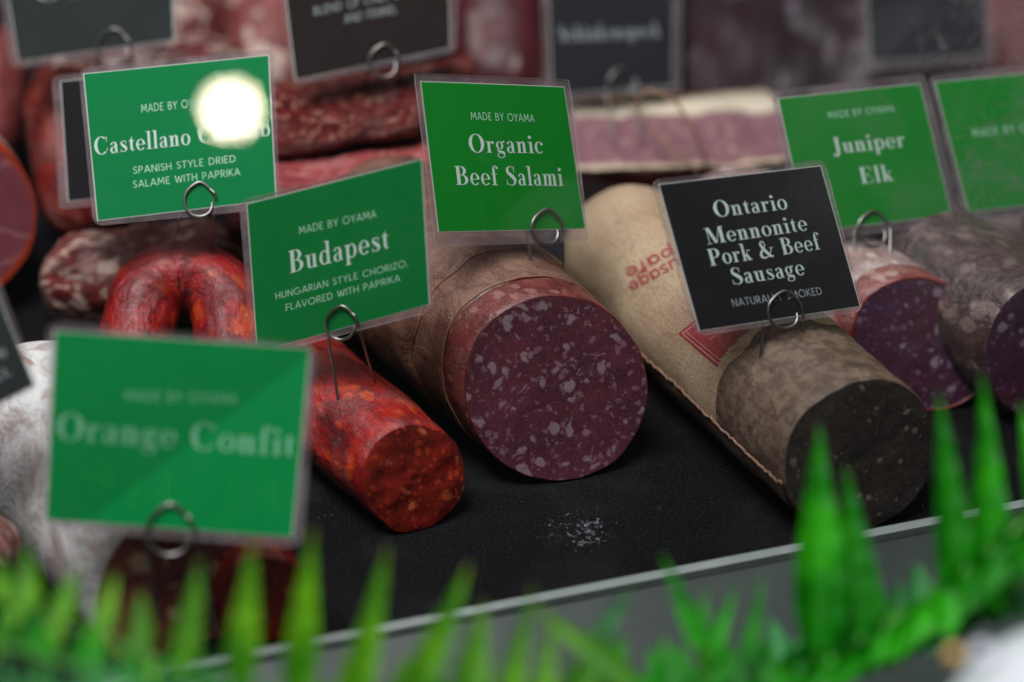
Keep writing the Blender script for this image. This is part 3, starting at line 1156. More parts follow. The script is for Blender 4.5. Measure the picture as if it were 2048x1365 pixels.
def px_line(pts, w, lift=0.0005):
    g = Glyphs()
    P = []
    for i in range(len(pts) - 1):
        for k in range(8):
            u = k / 8
            P.append((pts[i][0] * (1 - u) + pts[i + 1][0] * u, pts[i][1] * (1 - u) + pts[i + 1][1] * u, w))
    P.append((pts[-1][0], pts[-1][1], w))
    g.brush(P, False)
    n0 = len(vs)
    ok = True
    add = []
    for a, b in g.strips[0]:
        for q in (a, b):
            h = stamp(q[0], q[1], lift)
            if h is None:
                return
            add.append(h)
    vs.extend(add)
    for i in range(len(P) - 1):
        k = n0 + 2 * i
        fs.append((k, k + 1, k + 3, k + 2))


px_line([(1366, 668), (1452, 740)], 2.2)
px_line([(1373, 664), (1455, 732)], 1.6)
px_line([(1366, 668), (1395, 646)], 2.2)
px_line([(1460, 703), (1478, 694), (1482, 700), (1500, 690)], 2.0)
px_line([(1420, 680), (1432, 672)], 2.0)
link('emblem_lines', vs, fs, LINE_INK, emb)
vs, fs = [], []
for text, A, B, cap in (('sausage', (1392, 494), (1254, 568), 27), ('pate', (1342, 492), (1248, 540), 27)):
    strips, width = layout(text, small_sans, 0.09)
    A, B = Vector(A), Vector(B)
    ex = (B - A) / width
    ey = Vector((ex.y, -ex.x)).normalized() * cap
    if ey.y < 0:
        ey = -ey
    for st in strips:
        n0 = len(vs)
        pts = []
        for a, b in st:
            for q in (a, b):
                w_ = A + ex * q[0] + ey * q[1]
                pts.append(stamp(w_.x, w_.y, 0.0003))
        if any(x is None for x in pts):
            continue
        vs.extend(pts)
        for i in range(len(st) - 1):
            k = n0 + i * 2
            fs.append((k, k + 1, k + 3, k + 2))
link('stamped_lettering', vs, fs, RED_INK, root)

# --- elk salami
s = Sausage(1848, 690, 130, 33, 0.20, look=0.62, fade=0.1, bumpy=0.5, seed=21)
ELK = s
root = empty('salami', s.base, 'slim salami with violet cut face and white dusted skin behind the dark sausage', 'sausage', 'sausages lying on the slate tray')
s.face('cut_face', ELK_FACE, root, 0.0, inset=0.0003, rough=0.0006)
rim(s, plain('elk_skin_rim', '#6a1618', '#8a2a22', 0.35, 120, coat=0.3), root, 0.0008)
s.body('bare_skin', casing('elk_bare_skin', '#6e2a2c', '#87403c', '#b58f86', 0.8, 100, (1, 1.3, 1), 0.4, 0.4, 50, dust=0.3), root, 0.0, 0.02, nd=10)
s.body('white_casing', casing('white_dusted_casing', '#8d6f69', '#a58a84', '#cdbdb8', 0.7, 80, (1, 1.5, 1), 0.5, 0.7, 45, dust=0.9, dustc='#cfc6c4', coat=0.1), root, 0.018, 0.20, grow=0.0011, nd=40, wav=0.004, prof=round_end(0.2, 0.035))

# --- right edge salami in plastic wrap
s = Sausage(2112, 700, 152, 33, 0.22, look=0.4, fade=0.1, bumpy=0.5, seed=25)
root = empty('salami', s.base, 'plastic wrapped salami with violet cut face at the right edge', 'sausage', 'sausages lying on the slate tray')
s.face('cut_face', ELK_FACE, root, 0.0, rough=0.0006)
s.body('skin', casing('wrapped_dark_skin', '#3a2427', '#54383a', '#93807a', 0.6, 60, (1, 1.5, 1), 0.30, 0.9, 28, coat=0.35, dark='#24161a', streak=0.5, sscale=40, slo=0.56), root, 0.0, 0.22, nd=36, prof=round_end(0.22, 0.04))
CLING = film_mat('cling_wrap', 0.06, 0.22, 0.6, '#b9a59c')
cr = s.body('plastic_wrap', CLING, root, -0.001, 0.22, grow=0.002, nd=36, wav=0.01, prof=lambda d: round_end(0.22, 0.04)(d) * (1.0 + 0.05 * math.sin(d * 120)), pin=False)

# creased sheet of plastic and paper lying over between the two
vs, fs, uv = [], [], []
for j in range(25):
    for i in range(33):
        u, v = i / 32, j / 24
        q = bilin([Vector((1735, 478)), Vector((2120, 420)), Vector((2030, 590)), Vector((1905, 590))], u, v)
        t = 1.235 - 0.075 * v
        p = at(q.x, q.y, t)
        cz = 0.006 * abs(mnoise.noise(Vector((u * 5 + v * 2, v * 4, 3.3)))) + 0.003 * abs(mnoise.noise(Vector((u * 13, v * 9, 1.3))))
        vs.append(p + Vector((0, -0.3, 0.8)) * cz)
        uv.append((u, v))
for j in range(24):
    for i in range(32):
        a = j * 33 + i
        fs.append((a, a + 33, a + 34, a + 1))
PARCH = Mat('wrapping_paper')
nn, _ = PARCH.noise(PARCH.uv(), 6, 4)
cc = PARCH.mix(nn, hexc('#8f7f78'), hexc('#b3a59d'))
PARCH = PARCH.done(PARCH.principled(cc, 0.35, None, coat=0.4, coat_rough=0.2))
o = link('wrapping_paper', vs, fs, PARCH, loc=at(1900, 560, 1.18), uvs=uv, smooth=True)
sol = o.modifiers.new('thickness', 'SOLIDIFY'); sol.thickness = 0.0004
tag(o, 'creased beige wrapping paper crumpled behind the violet salami at right', 'wrapper')

# --- castellano chorizo: a horseshoe standing on its legs
def horseshoe():
    path = [(258, 800, 1.075), (270, 720, 1.085)] + [(370 - 90 * math.cos(math.radians(q)), 645 - 90 * math.sin(math.radians(q)), 1.095 + 0.013 * math.sin(math.radians(q))) for q in (0, 30, 60, 90, 120, 150, 180)] + [(472, 720, 1.085), (490, 800, 1.075)]
    pts = vcat([at(*p) for p in path], 10)
    R = 75 * 1.1 / FPX
    vs, fs, uv = [], [], []
    n, nt = len(pts), 48
    acc = 0.0
    wdir = Vector((0, 0, 0))
    for i in range(n):
        d = (pts[min(i + 1, n - 1)] - pts[max(i - 1, 0)]).normalized()
        b = (FWD * -1)
        b = (b - d * b.dot(d)).normalized()
        e = d.cross(b)
        if i:
            acc += (pts[i] - pts[i - 1]).length
        k = min(1, min(i, n - 1 - i) / 5 + 0.25)
        for j in range(nt + 1):
            th = PI + 2 * PI * (j % nt) / nt
            q = b * math.cos(th) + e * math.sin(th)
            inner = max(0.0, q.dot((at(366, 690, 1.095) - pts[i]).normalized()))
            mid = math.exp(-((i - n / 2) / (n * 0.17)) ** 2)
            crease = abs(mnoise.noise(Vector((i * 0.16, 3.0 + th * 0.12, 0)))) 
            wr = 1 + 0.06 * mnoise.noise(Vector((acc * 60, math.cos(th) * 1.5, math.sin(th) * 1.5))) + 0.03 * mnoise.noise(Vector((acc * 150, math.cos(th) * 2.5, math.sin(th) * 2.5))) - 0.05 * max(0.0, inner) * max(0.0, mnoise.noise(Vector((acc * 230, 0.5 * th, 2.0))))
            wr -= mid * inner * 0.22 * max(0.0, math.sin(i * 0.9 + 2 * mnoise.noise(Vector((i * 0.1, 1, 1))))) ** 4
            wr -= 0.02 * mid * (1 - min(1, crease * 6))
            vs.append(pts[i] + q * (R * k * wr))
            uv.append((acc, R * 2 * PI * j / nt))
    w = nt + 1
    for i in range(n - 1):
        for j in range(nt):
            a = i * w + j
            fs.append((a, a + 1, a + w + 1, a + w))
    fs.append(tuple(range(nt - 1, -1, -1)))
    fs.append(tuple((n - 1) * w + j for j in range(nt)))
    return vs, fs, uv


vs, fs, uv = horseshoe()
U_SKIN = casing('glossy_red_skin', '#700a10', '#9c130f', '#d4541a', 0.5, 55, (1, 1.2, 1), 0.42, 1.0, 80, dust=0.0, coat=0.06, dark='#35080f', mott=45, streak=0.55, sscale=36, slo=0.62, fine=0.8)
SURFACES.append((vs, fs))
o = link('horseshoe_chorizo', vs, fs, U_SKIN, loc=at_z(370, 800, 0.0), uvs=uv)
tag(o, 'glossy red horseshoe chorizo bent into a loop under the spanish style card', 'sausage', 'sausages lying on the slate tray')

# --- fat marbled salami behind the horseshoe
def lump(name, label, p0, p1, rpx, t0, t1, m, bump=0.08, seed=0.0, end=0.35, cat='sausage', freq=30, rscale=None, group='sausages lying on the slate tray', squash=1.0):
    """a closed uneven sausage lying between two points of the picture"""
    a, b = at(p0[0], p0[1], t0), at(p1[0], p1[1], t1)
    R = rpx * (t0 + t1) / 2 / FPX
    ax = (b - a)
    L = ax.length
    ax.normalize()
    e1 = ax.cross(Vector((0, 0, 1))).normalized()
    e2 = e1.cross(ax)
    vs, fs, uv = [], [], []
    n, nt = 64, 56
    for i in range(n + 1):
        u = i / n
        d = L * u
        x = min(u, 1 - u) / end
        k = 1.0 if x >= 1 else math.sqrt(max(0.0004, 1 - (1 - x) ** 2.4))
        for j in range(nt + 1):
            th = -PI / 2 + 2 * PI * (j % nt) / nt
            q = e1 * math.cos(th) + e2 * math.sin(th) * squash
            c_ = a + ax * d
            s_ = c_ + q * R
            nz = mnoise.noise(s_ * freq + Vector((seed, 0, 0))) * bump + mnoise.noise(s_ * freq * 3.3 + Vector((seed, 4, 0))) * bump * 0.4
            if x < 0.6:
                nz += 0.05 * math.sin(th * 9 + seed) * (0.6 - x)
            vs.append(c_ + q * (R * k * (1 + nz)))
            uv.append((d, R * 2 * PI * j / nt))
    w = nt + 1
    for i in range(n):
        for j in range(nt):
            q = i * w + j
            fs.append((q, q + 1, q + w + 1, q + w))
    fs.append(tuple(range(nt - 1, -1, -1)))
    fs.append(tuple(n * w + j for j in range(nt)))
    SURFACES.append((vs, fs))
    mid = (a + b) / 2
    o = link(name, vs, fs, m, loc=(mid.x, mid.y, min(v.z for v in vs)), uvs=uv)
    tag(o, label, cat, group)
    return o


MARBLED = casing('marbled_skin', '#5c1a1c', '#7c2c29', '#d2b4a4', 0.85, 60, (1.0, 1.5, 1), 0.44, 1.0, 70, dust=0.3, dark='#3c1412', mott=60, streak=0.85, sscale=75, slo=0.53)
MARBLED2 = casing('pale_marbled_skin', '#501619', '#722a2b', '#d0b4a8', 0.75, 45, (1.0, 1.4, 1), 0.5, 0.8, 45, dust=0.2, mott=50, dark='#330c0f', streak=0.85, sscale=44, slo=0.545)
lump('dried_salami', 'wrinkled dried salami with coarse white fat lying behind the red horseshoe', (80, 572), (520, 530), 100, 1.185, 1.195, MARBLED, 0.13, 4.0, 0.30, freq=38)

# --- ham at the left edge, cut face towards the camera
s = Sausage(-100, 430, 172, 30, 0.18, look=0.6, bumpy=0.5, seed=31, depth=1.17)
root = empty('cooked_ham', s.base, 'round ham with smooth pink cut face and orange rim at left edge', 'ham')
HAMF = Mat('ham_cut')
p_ = HAMF.obj()
n_, _ = HAMF.noise(p_, 25, 3)
v_ = HAMF.n('TexVoronoi', {'feature': 'DISTANCE_TO_EDGE'}, Vector=HAMF.warp(p_, 30, 0.03), Scale=26.0)
c_ = HAMF.mix(HAMF.rng(n_, 0.3, 0.7), hexc('#6d333d'), hexc('#7d4048'))
lnx_ = HAMF.n('VectorMath', {'operation': 'DISTANCE'}, in_0=p_, in_1=(0, 0, s.R)).outputs['Value']
rm_ = HAMF.math('ADD', lnx_, HAMF.math('MULTIPLY_ADD', n_, 0.012, -0.006))
c_ = HAMF.mix(HAMF.rng(v_.outputs['Distance'], 0.0, 0.05, 0.35, 0.0), c_, hexc('#b98a8a'))
c_ = HAMF.mix(HAMF.rng(rm_, s.R * 0.88, s.R * 0.98), c_, hexc('#94300f'))
HAMF = HAMF.done(HAMF.principled(c_, 0.35, coat=0.2))
s.face('cut_face', HAMF, root, 0.0)
s.body('rind', casing('paprika_rind', '#9c2410', '#c0461a', '#d8793a', 0.6, 60, (1, 1, 1), 0.4, 0.4, 40), root, 0.0, 0.016, nd=8)
s.body('pale_casing', plain('ham_casing', '#b9a08e', '#a88e7c', 0.45, 60, 0.2), root, 0.014, 0.18, grow=0.0012, nd=20, prof=round_end(0.18, 0.05))

# ------------------------------------------------------------------ front left group
WHITE_MOLD = Mat('white_mould_skin')
u_ = WHITE_MOLD.uv()
n1, _ = WHITE_MOLD.noise(WHITE_MOLD.scaled(u_, (1, 1, 1)), 34, 6, 0.65, 0.8)
n2, _ = WHITE_MOLD.noise(u_, 400, 5, 0.7)
c_ = WHITE_MOLD.mix(WHITE_MOLD.rng(n1, 0.36, 0.6), hexc('#bcaaaa'), hexc('#f0eeec'))
n5, _ = WHITE_MOLD.noise(WHITE_MOLD.scaled(u_, (0.6, 2.2, 1), (5, 3, 0)), 34, 4, 0.6, 0.7)
c_ = WHITE_MOLD.mix(WHITE_MOLD.rng(n5, 0.62, 0.74, 0, 0.75), c_, hexc('#a8694a'))
WHITE_MOLD = WHITE_MOLD.done(WHITE_MOLD.principled(c_, 0.75, WHITE_MOLD.bump(WHITE_MOLD.math('MULTIPLY_ADD', n2, 0.2, n1), 1.0, 0.009)))
s = Sausage(395, 1195, 205, 36, 0.22, look=0.4, fade=0.1, bumpy=0.7, seed=40, depth=0.945)
root = empty('salami', s.base, 'white mould coated salami with dark marbled cut face behind the fern, front left', 'sausage', 'sausages lying on the slate tray')
COARSE_FACE = meat_face('coarse_cut', '#6a2828', '#8d3e38', '#e8d0b0', '#b8826e', 60, 0.56, 120, 0.45, 0.7, 0.012, 0.4, 22)
s.face('cut_face', COARSE_FACE, root, 0.0, rough=0.002)
s.body('mouldy_skin', WHITE_MOLD, root, 0.0, 0.22, nd=44, prof=round_end(0.22, 0.05))
s = Sausage(530, 1200, 92, 20, 0.13, look=0.35, bumpy=0.6, seed=44, depth=0.945)
root = empty('chorizo', s.base, 'red chorizo stub half hidden beside the white mould salami', 'sausage', 'sausages lying on the slate tray')
s.face('cut_face', RED_FACE, root, 0.0, rough=0.001)
s.body('skin', RED_SKIN, root, 0.0, 0.13, nd=36, prof=round_end(0.13, 0.03))
lump('dried_sausage', 'dark red dried sausage end at the left edge below the tilted black card', (-150, 1010), (20, 1135), 70, 0.965, 0.945, MARBLED, 0.06, 9.0, 0.3)

# ------------------------------------------------------------------ back rows
ORANGE_SKIN = casing('orange_red_skin', '#651512', '#8a2018', '#b8583f', 0.7, 50, (1, 1.3, 1), 0.46, 0.8, 45, dust=0.2, dark='#4d1012', streak=0.5, sscale=40, slo=0.57)
lump('paprika_sausage', 'orange red sausage standing behind the half hidden black card at left', (185, 470), (125, 150), 92, 1.235, 1.30, ORANGE_SKIN, 0.05, 12, 0.28)
lump('coppa', 'marbled pink coppa lying behind the spanish style green card', (60, 205), (520, 175), 112, 1.31, 1.33, MARBLED2, 0.07, 15, 0.28)
lump('coppa', 'marbled coppa standing upright behind the upper left slate card', (330, 210), (395, -110), 92, 1.40, 1.46, MARBLED2, 0.07, 19, 0.3)
lump('coppa', 'pale fat streaked coppa standing left of the chili card', (540, 210), (545, -110), 92, 1.40, 1.46, casing('fat_streak_skin', '#6f2c2c', '#8c4a48', '#d0b8ac', 0.6, 34, (1.0, 1.4, 1), 0.5, 0.6, 40, streak=0.85, sscale=20, slo=0.54), 0.06, 23, 0.3)
lump('garlic_salami', 'pale round salami end at the top between two coppas', (440, -60), (455, 8), 48, 1.50, 1.5, plain('pale_skin', '#a3968a', '#8f8074', 0.6, 50), 0.03, 25, 0.5)
lump('dried_sausage', 'dull red sausage at the left edge beside the upper left slate card', (-40, 330), (-15, 60), 78, 1.30, 1.34, casing('dull_red_skin', '#6b2a2a', '#7d3a38', '#9c6a66', 0.5, 60), 0.05, 28, 0.3)

# pressed sausage stack under the chili card
PRESSED_SIDE = casing('pressed_sausage_skin', '#6d171b', '#90302a', '#cf9c86', 0.8, 9, (2.2, 4.5, 1), 0.40, 0.9, 9, dark='#2c0b0e', mott=7, streak=0.7, sscale=7, slo=0.58, dust=0.2)
PINK_TOP = casing('pink_pressed_skin', '#a03c42', '#b65254', '#dc9c8c', 0.75, 9, (2.2, 4.5, 1), 0.48, 0.7, 9, dust=0.25, mott=6, streak=0.5, sscale=8, slo=0.58)
for nm, lab, mat_, rows, sd in (
    ('pressed_sausage', 'dark red pressed sausage on top of the stack under the chili card', PRESSED_SIDE,
     [(470, 330, 1.175, 850, 268, 1.195), (470, 270, 1.17, 860, 220, 1.19), (470, 205, 1.185, 870, 160, 1.205), (500, 175, 1.23, 960, 128, 1.27), (520, 170, 1.29, 950, 120, 1.31), (520, 300, 1.29, 950, 250, 1.31)], 1.0),
    ('pressed_sausage', 'flat pink pressed sausage at the bottom of the stack under the chili card', PINK_TOP,
     [(450, 470, 1.16, 900, 440, 1.16), (450, 400, 1.155, 900, 360, 1.155), (450, 345, 1.175, 900, 300, 1.175), (480, 300, 1.24, 900, 262, 1.25), (480, 330, 1.29, 900, 300, 1.29), (480, 430, 1.29, 900, 400, 1.29)], 5.0)):
    o = slab(nm, rows, mat_, None, 60, 0.0035, sd, loc=at((rows[0][0] + rows[0][3]) / 2, rows[0][1], 1.2), surf=True)
    tag(o, lab, 'sausage', 'pressed sausages in the stack')

# dark dry meat with white streaks
STREAK = casing('dark_streaked_meat', '#40141a', '#521c22', '#a89290', 0.5, 34, (0.4, 1.6, 1), 0.45, 0.4, 30, streak=0.8, sscale=40, slo=0.62)
lump('dried_beef', 'dark red dried meat with white streaks between chili and bacon cards', (1010, 240), (985, -120), 105, 1.40, 1.46, STREAK, 0.04, 33, 0.25, 'meat', group='meats at the back of the case')

# bacon slab with a cream fat cap
BACON = Mat('bacon_layers')
u_ = BACON.uv()
sx = BACON.n('SeparateXYZ', Vector=u_)
nz, _ = BACON.noise(BACON.scaled(u_, (6, 2, 1)), 1.6, 4, 0.55)
nv, _ = BACON.noise(BACON.scaled(u_, (9, 26, 1)), 2.2, 5, 0.6, 0.5)
vv = BACON.math('ADD', sx.outputs[1], BACON.math('MULTIPLY_ADD', nz, 0.05, -0.025))
meatc = BACON.mix(BACON.rng(nv, 0.35, 0.65), hexc('#7a525a'), hexc('#946c71'))
meatc = BACON.mix(BACON.rng(nv, 0.60, 0.72), meatc, hexc('#d0b4ae'))
c_ = BACON.mix(BACON.rng(vv, 0.120, 0.150), hexc('#5f2412'), hexc('#c9b39c'))
c_ = BACON.mix(BACON.rng(vv, 0.235, 0.262), c_, meatc)
c_ = BACON.mix(BACON.rng(vv, 0.405, 0.43), c_, hexc('#d9cbb4'))
c_ = BACON.mix(BACON.rng(vv, 0.585, 0.605), c_, hexc('#b8895a'))
BACON = BACON.done(BACON.principled(c_, 0.4, BACON.bump(nv, 0.3, 0.002)))
rows = [(1120, 455, 1.32, 1600, 440, 1.34), (1120, 352, 1.262, 1590, 332, 1.285), (1120, 335, 1.262, 1590, 318, 1.285), (1120, 250, 1.30, 1585, 238, 1.325), (1120, 216, 1.315, 1560, 192, 1.34), (1130, 205, 1.36, 1550, 182, 1.39), (1130, 215, 1.50, 1560, 200, 1.52), (1130, 380, 1.50, 1560, 360, 1.52)]
o = slab('bacon_slab', rows, BACON, None, 60, 0.003, 3.0, loc=at(1350, 440, 1.33), surf=True)
tag(o, 'slab of smoked bacon with cream fat cap and a string loop', 'bacon', 'meats at the back of the case')
TWINE = plain('butcher_twine', '#a3816c', '#8c6a56', 0.8, 800, 0.4)
loopc = [(1418, 350, 1.27), (1408, 315, 1.262), (1385, 255, 1.25), (1350, 205, 1.25), (1310, 184, 1.252), (1283, 190, 1.255), (1275, 222, 1.26), (1300, 258, 1.262), (1350, 305, 1.262), (1398, 345, 1.268)]
o = tube('twine_loop', vcat([at(*q) for q in loopc], 8), 0.0011, TWINE, None, 8, loc=at(1410, 345, 1.268))
tag(o, 'brown twine loop curling up over the bacon slab', 'string')

# dark vacuum pack behind
PACK = Mat('dark_meat_in_plastic')
p_ = PACK.obj()
n_, _ = PACK.noise(p_, 14, 4, 0.6)
nh, _ = PACK.noise(PACK.scaled(p_, (1.2, 1, 0.7)), 16, 6, 0.62, 1.0)
c_ = PACK.mix(PACK.rng(n_, 0.3, 0.7), hexc('#22141a'), hexc('#33202a'))
ns, _ = PACK.noise(PACK.scaled(p_, (1, 1, 0.5), (3, 0, 5)), 30, 5, 0.6, 1.6)
c_ = PACK.mix(PACK.rng(ns, 0.60, 0.70, 0, 0.6), c_, hexc('#857b86'))
PACK = PACK.done(PACK.principled(c_, 0.5, PACK.bump(nh, 0.5, 0.005), spec=0.25))
rows = [(1365, 330, 1.46, 1800, 300, 1.48), (1365, 200, 1.42, 1800, 180, 1.44), (1360, 60, 1.44, 1810, 40, 1.46), (1360, -120, 1.50, 1810, -140, 1.52), (1365, -120, 1.58, 1810, -120, 1.6), (1365, 300, 1.58, 1800, 280, 1.6)]
o = slab('packed_meat', rows, PACK, None, 50, 0.006, 8.0, loc=at(1580, 320, 1.5))
tag(o, 'big dark vacuum packed meat behind the bacon slab and green cards', 'meat', 'meats at the back of the case')
rows = [(1960, 330, 1.46, 2300, 300, 1.48), (1960, 180, 1.43, 2300, 150, 1.45), (1965, 40, 1.45, 2300, 20, 1.47), (1970, -120, 1.5, 2300, -140, 1.52), (1970, -120, 1.58, 2300, -120, 1.6), (1960, 300, 1.58, 2300, 280, 1.6)]
o = slab('packed_meat', rows, casing('pink_packed_meat', '#6d3436', '#854648', '#a87e7a', 0.5, 10, (2, 5, 1), 0.4, 0.6, 8), None, 40, 0.005, 12.0, loc=at(2100, 320, 1.5))
tag(o, 'dull pink packed meat in the upper right corner', 'meat', 'meats at the back of the case')

# ================================================================== CARDS
MB = 'MADE BY OYAMA'
cas, _ = make_card('green card for the castellano chorizo with a lamp glare on it',
          [(156, 137), (547, 98), (561, 416), (186, 453)], [(168, 149), (536, 112), (551, 399), (196, 441)], 1.075, 0.012, 0.004, GREEN_A,
          [(MB, sans, (282, 226), (423, 211), 16, INK_GREEN), ('Castellano Chorizo', didone, (189, 311), (541, 272), 35, INK),
           ('SPANISH STYLE DRIED', sans, (266, 349), (471, 325), 14.5, INK_GREEN), ('SALAME WITH PAPRIKA', sans, (266, 377), (480, 351), 14.5, INK_GREEN)],
          (398, 402, 32, (332, 503), (418, 498), None), bend=0.0)
make_card('green card for the budapest chorizo, left of the centre',
          [(478, 402), (845, 312), (868, 622), (505, 716)], [(495, 409), (842, 320), (858, 608), (516, 703)], 1.005, -0.03, -0.022, GREEN_C,
          [(MB, sans, (601, 467), (755, 433), 15, INK_GREEN), ('Budapest', didone, (581, 545), (781, 494), 44, INK),
           ('HUNGARIAN STYLE CHORIZO,', sans, (553, 598), (817, 531), 13.5, INK_GREEN), ('FLAVORED WITH PAPRIKA', sans, (574, 621), (802, 561), 14, INK_GREEN)],
          (686, 646, 32, (680, 812), (756, 767), None))
make_card('bright green card for the organic beef salami, near the middle',
          [(828, 147), (1138, 160), (1178, 483), (871, 493)], [(841, 164), (1126, 175), (1169, 456), (877, 463)], 1.05, 0.055, -0.015, GREEN_B,
          [(MB, sans, (935, 239), (1062, 244), 15.5, INK_GREEN), ('Organic', didone, (932, 304), (1081, 306), 37, INK),
           ('Beef Salami', didone, (907, 369), (1123, 371), 38, INK)],
          (1084, 455, 33, (1062, 530), (1127, 541), None), bend=0.002, corner=0.012)
make_card('black card for the ontario pork and beef sausage',
          [(1301, 360), (1648, 318), (1727, 622), (1392, 673)], [(1318, 370), (1640, 333), (1719, 612), (1399, 661)], 1.015, 0.03, -0.01, BLACK_P,
          [('Ontario', didone, (1427, 435), (1573, 418), 33, INK), ('Mennonite', didone, (1412, 489), (1614, 460), 33, INK),
           ('Pork & Beef', didone, (1418, 532), (1640, 498), 34, INK), ('Sausage', didone, (1462, 570), (1608, 549), 34, INK),
           ('NATURALLY SMOKED', sans, (1463, 614), (1642, 589), 15.5, INK_GREY)],
          (1563, 622, 35, (1518, 740), (1605, 670), None), bend=0.001)
make_card('green card for the juniper elk salami behind the black ontario card',
          [(1541, 181), (1849, 145), (1920, 445), (1602, 486)], [(1557, 198), (1839, 168), (1902, 429), (1614, 464)], 1.125, 0.03, -0.01, GREEN_B,
          [(MB, sans, (1655, 238), (1788, 223), 14, INK_GREEN), ('Juniper', didone, (1665, 308), (1810, 293), 33, INK), ('Elk', didone, (1720, 368), (1786, 361), 33, INK)],
          (1742, 460, 33, (1718, 530), (1781, 517), None))
make_card('green card cut by the right edge of the photo behind scratched glass',
          [(1857, 150), (2170, 113), (2232, 418), (1926, 448)], [(1870, 165), (2155, 138), (2214, 394), (1937, 423)], 1.16, 0.02, -0.01, GREEN_B,
          [(MB, sans, (1945, 275), (2110, 256), 17, INK_GREEN)],
          (2080, 430, 33, (2060, 500), (2120, 495), 1.17))
make_card('large blurred green card for the orange confit in front at left',
          [(95, 640), (634, 690), (606, 1096), (78, 1057)], [(111, 663), (619, 698), (583, 1074), (93, 1039)], 0.892, 0.012, -0.008, GREEN_D,
          [(MB, sans, (248, 801), (472, 808), 21, INK_MINT), ('Orange Confit', didone, (112, 878), (588, 912), 54, INK_MINT)],
          (338, 1062, 48, (318, 1240), (432, 1262), 0.93))
make_card('slate grey card cut by the top edge in the upper left corner',
          [(-22, -140), (352, -190), (357, 92), (20, 139)], [(0, -120), (338, -165), (347, 79), (37, 122)], 1.205, 0.0, -0.01, SLATE_P,
          [('Coburg', didone, (70, 4), (330, -28), 36, INK_GREY)],
          (228, 95, 33, (195, 165), (272, 150), 1.23))
make_card('warm black card reading blend of chili and fennel at the top',
          [(545, -110), (922, -190), (914, 106), (586, 172)], [(562, -95), (893, -170), (899, 95), (592, 159)], 1.17, 0.02, -0.01, BROWN_P,
          [('BLEND OF CHILI, GARLIC', sans, (627, 31), (853, -16), 17, INK_GREY), ('AND FENNEL', sans, (688, 47), (793, 26), 17, INK_GREY)],
          (766, 124, 31, (730, 172), (798, 165), 1.205))
make_card('cool black card for the schinkenspeck above the bacon slab',
          [(1077, -120), (1362, -135), (1363, 186), (1090, 204)], [(1094, -110), (1346, -125), (1345, 171), (1104, 190)], 1.30, 0.03, -0.01, NAVY_P,
          [('Schinkenspeck', didone, (1116, 83), (1320, 73), 30, INK_GREY)],
          (1241, 168, 28, (1229, 288), (1280, 278), 1.285), corner=0.03)
make_card('black card tilted at the left edge beside the orange confit card',
          [(-330, 640), (-32, 480), (80, 775), (-225, 935)], [(-310, 645), (-38, 510), (66, 770), (-218, 915)], 0.925, 0.0, -0.01, SLATE_P,
          [('SALAMI', sans, (-80, 765), (14, 712), 20, INK_GREY), ('WITH FENNEL', sans, (-170, 855), (24, 748), 20, INK_GREY)], None)
make_card('black card mostly hidden behind the castellano green card',
          [(103, 152), (460, 115), (470, 385), (118, 420)], [(122, 164), (445, 130), (455, 370), (137, 402)], 1.125, 0.01, -0.005, BLACK_P, [], None, corner=0.02)
make_card('dark blue grey card at the top behind the two right green cards',
          [(1712, -120), (1985, -140), (1990, 128), (1728, 146)], [(1728, -110), (1968, -125), (1972, 108), (1742, 122)], 1.36, 0.02, -0.01, NAVY_P, [], None)

allb = bvh_of(SURFACES)
for root, c, loop in CARDS:
    if loop:
        make_pin(root, c, loop, allb)

# ------------------------------------------------------------------ the round lamp mirrored in the castellano card
hit = cas.pix(461, 219)
d = (hit - CAM).normalized()
rf = d - cas.n * 2 * d.dot(cas.n)
lp = hit + rf * 2.3
LAMP = Mat('lamp_globe')
LAMP = LAMP.done(LAMP.n('Emission', Color=(1.0, 0.86, 0.66, 1), Strength=140.0).outputs[0])
root = empty('globe_lamp', lp, 'round warm shop lamp mirrored as a glare in the green castellano card', 'lamp')
vs, fs = [], []
for j in range(17):
    for i in range(32):
        a, b = PI * j / 16, 2 * PI * i / 32
        vs.append(lp + Vector((math.sin(a) * math.cos(b), math.sin(a) * math.sin(b), math.cos(a))) * 0.036)
for j in range(16):
    for i in range(32):
        fs.append((j * 32 + i, j * 32 + (i + 1) % 32, (j + 1) * 32 + (i + 1) % 32, (j + 1) * 32 + i))
link('globe', vs, fs, LAMP, root)
tube('lamp_cord', [lp + Vector((0, 0, 0.04)), lp + Vector((0, 0, 1.2))], 0.003, DARK, root, 8)

# ================================================================== GLASS FRONT
GL = Mat('case_glass')
p_ = GL.obj()
sm, _ = GL.noise(GL.scaled(p_, (1, 1, 1.4)), 14, 6, 0.65, 1.0)
sp_, _ = GL.noise(p_, 420, 3, 0.7)
cen = at(1960, 150, 1.0)
dd = GL.n('VectorMath', {'operation': 'DISTANCE'}, in_0=p_, in_1=(0, 0, 0)).outputs['Value']
root = empty('glass_pane', lip(0.15, 0, 0), 'clear scratched glass front of the case standing on its pale bottom edge', 'glass')
PB = WORLD_AT[root.name]


LEAN = math.radians(10)
PUP = LNRM * math.sin(LEAN) + Vector((0, 0, math.cos(LEAN)))
PNR = LNRM * math.cos(LEAN) - Vector((0, 0, math.sin(LEAN)))


def on_pane(px, py, off=0.0):
    r = ray(px, py)
    q = lip(0, -0.0005, 0.006) + PNR * off
    t = (q - CAM).dot(PNR) / r.dot(PNR)
    return CAM + r * t


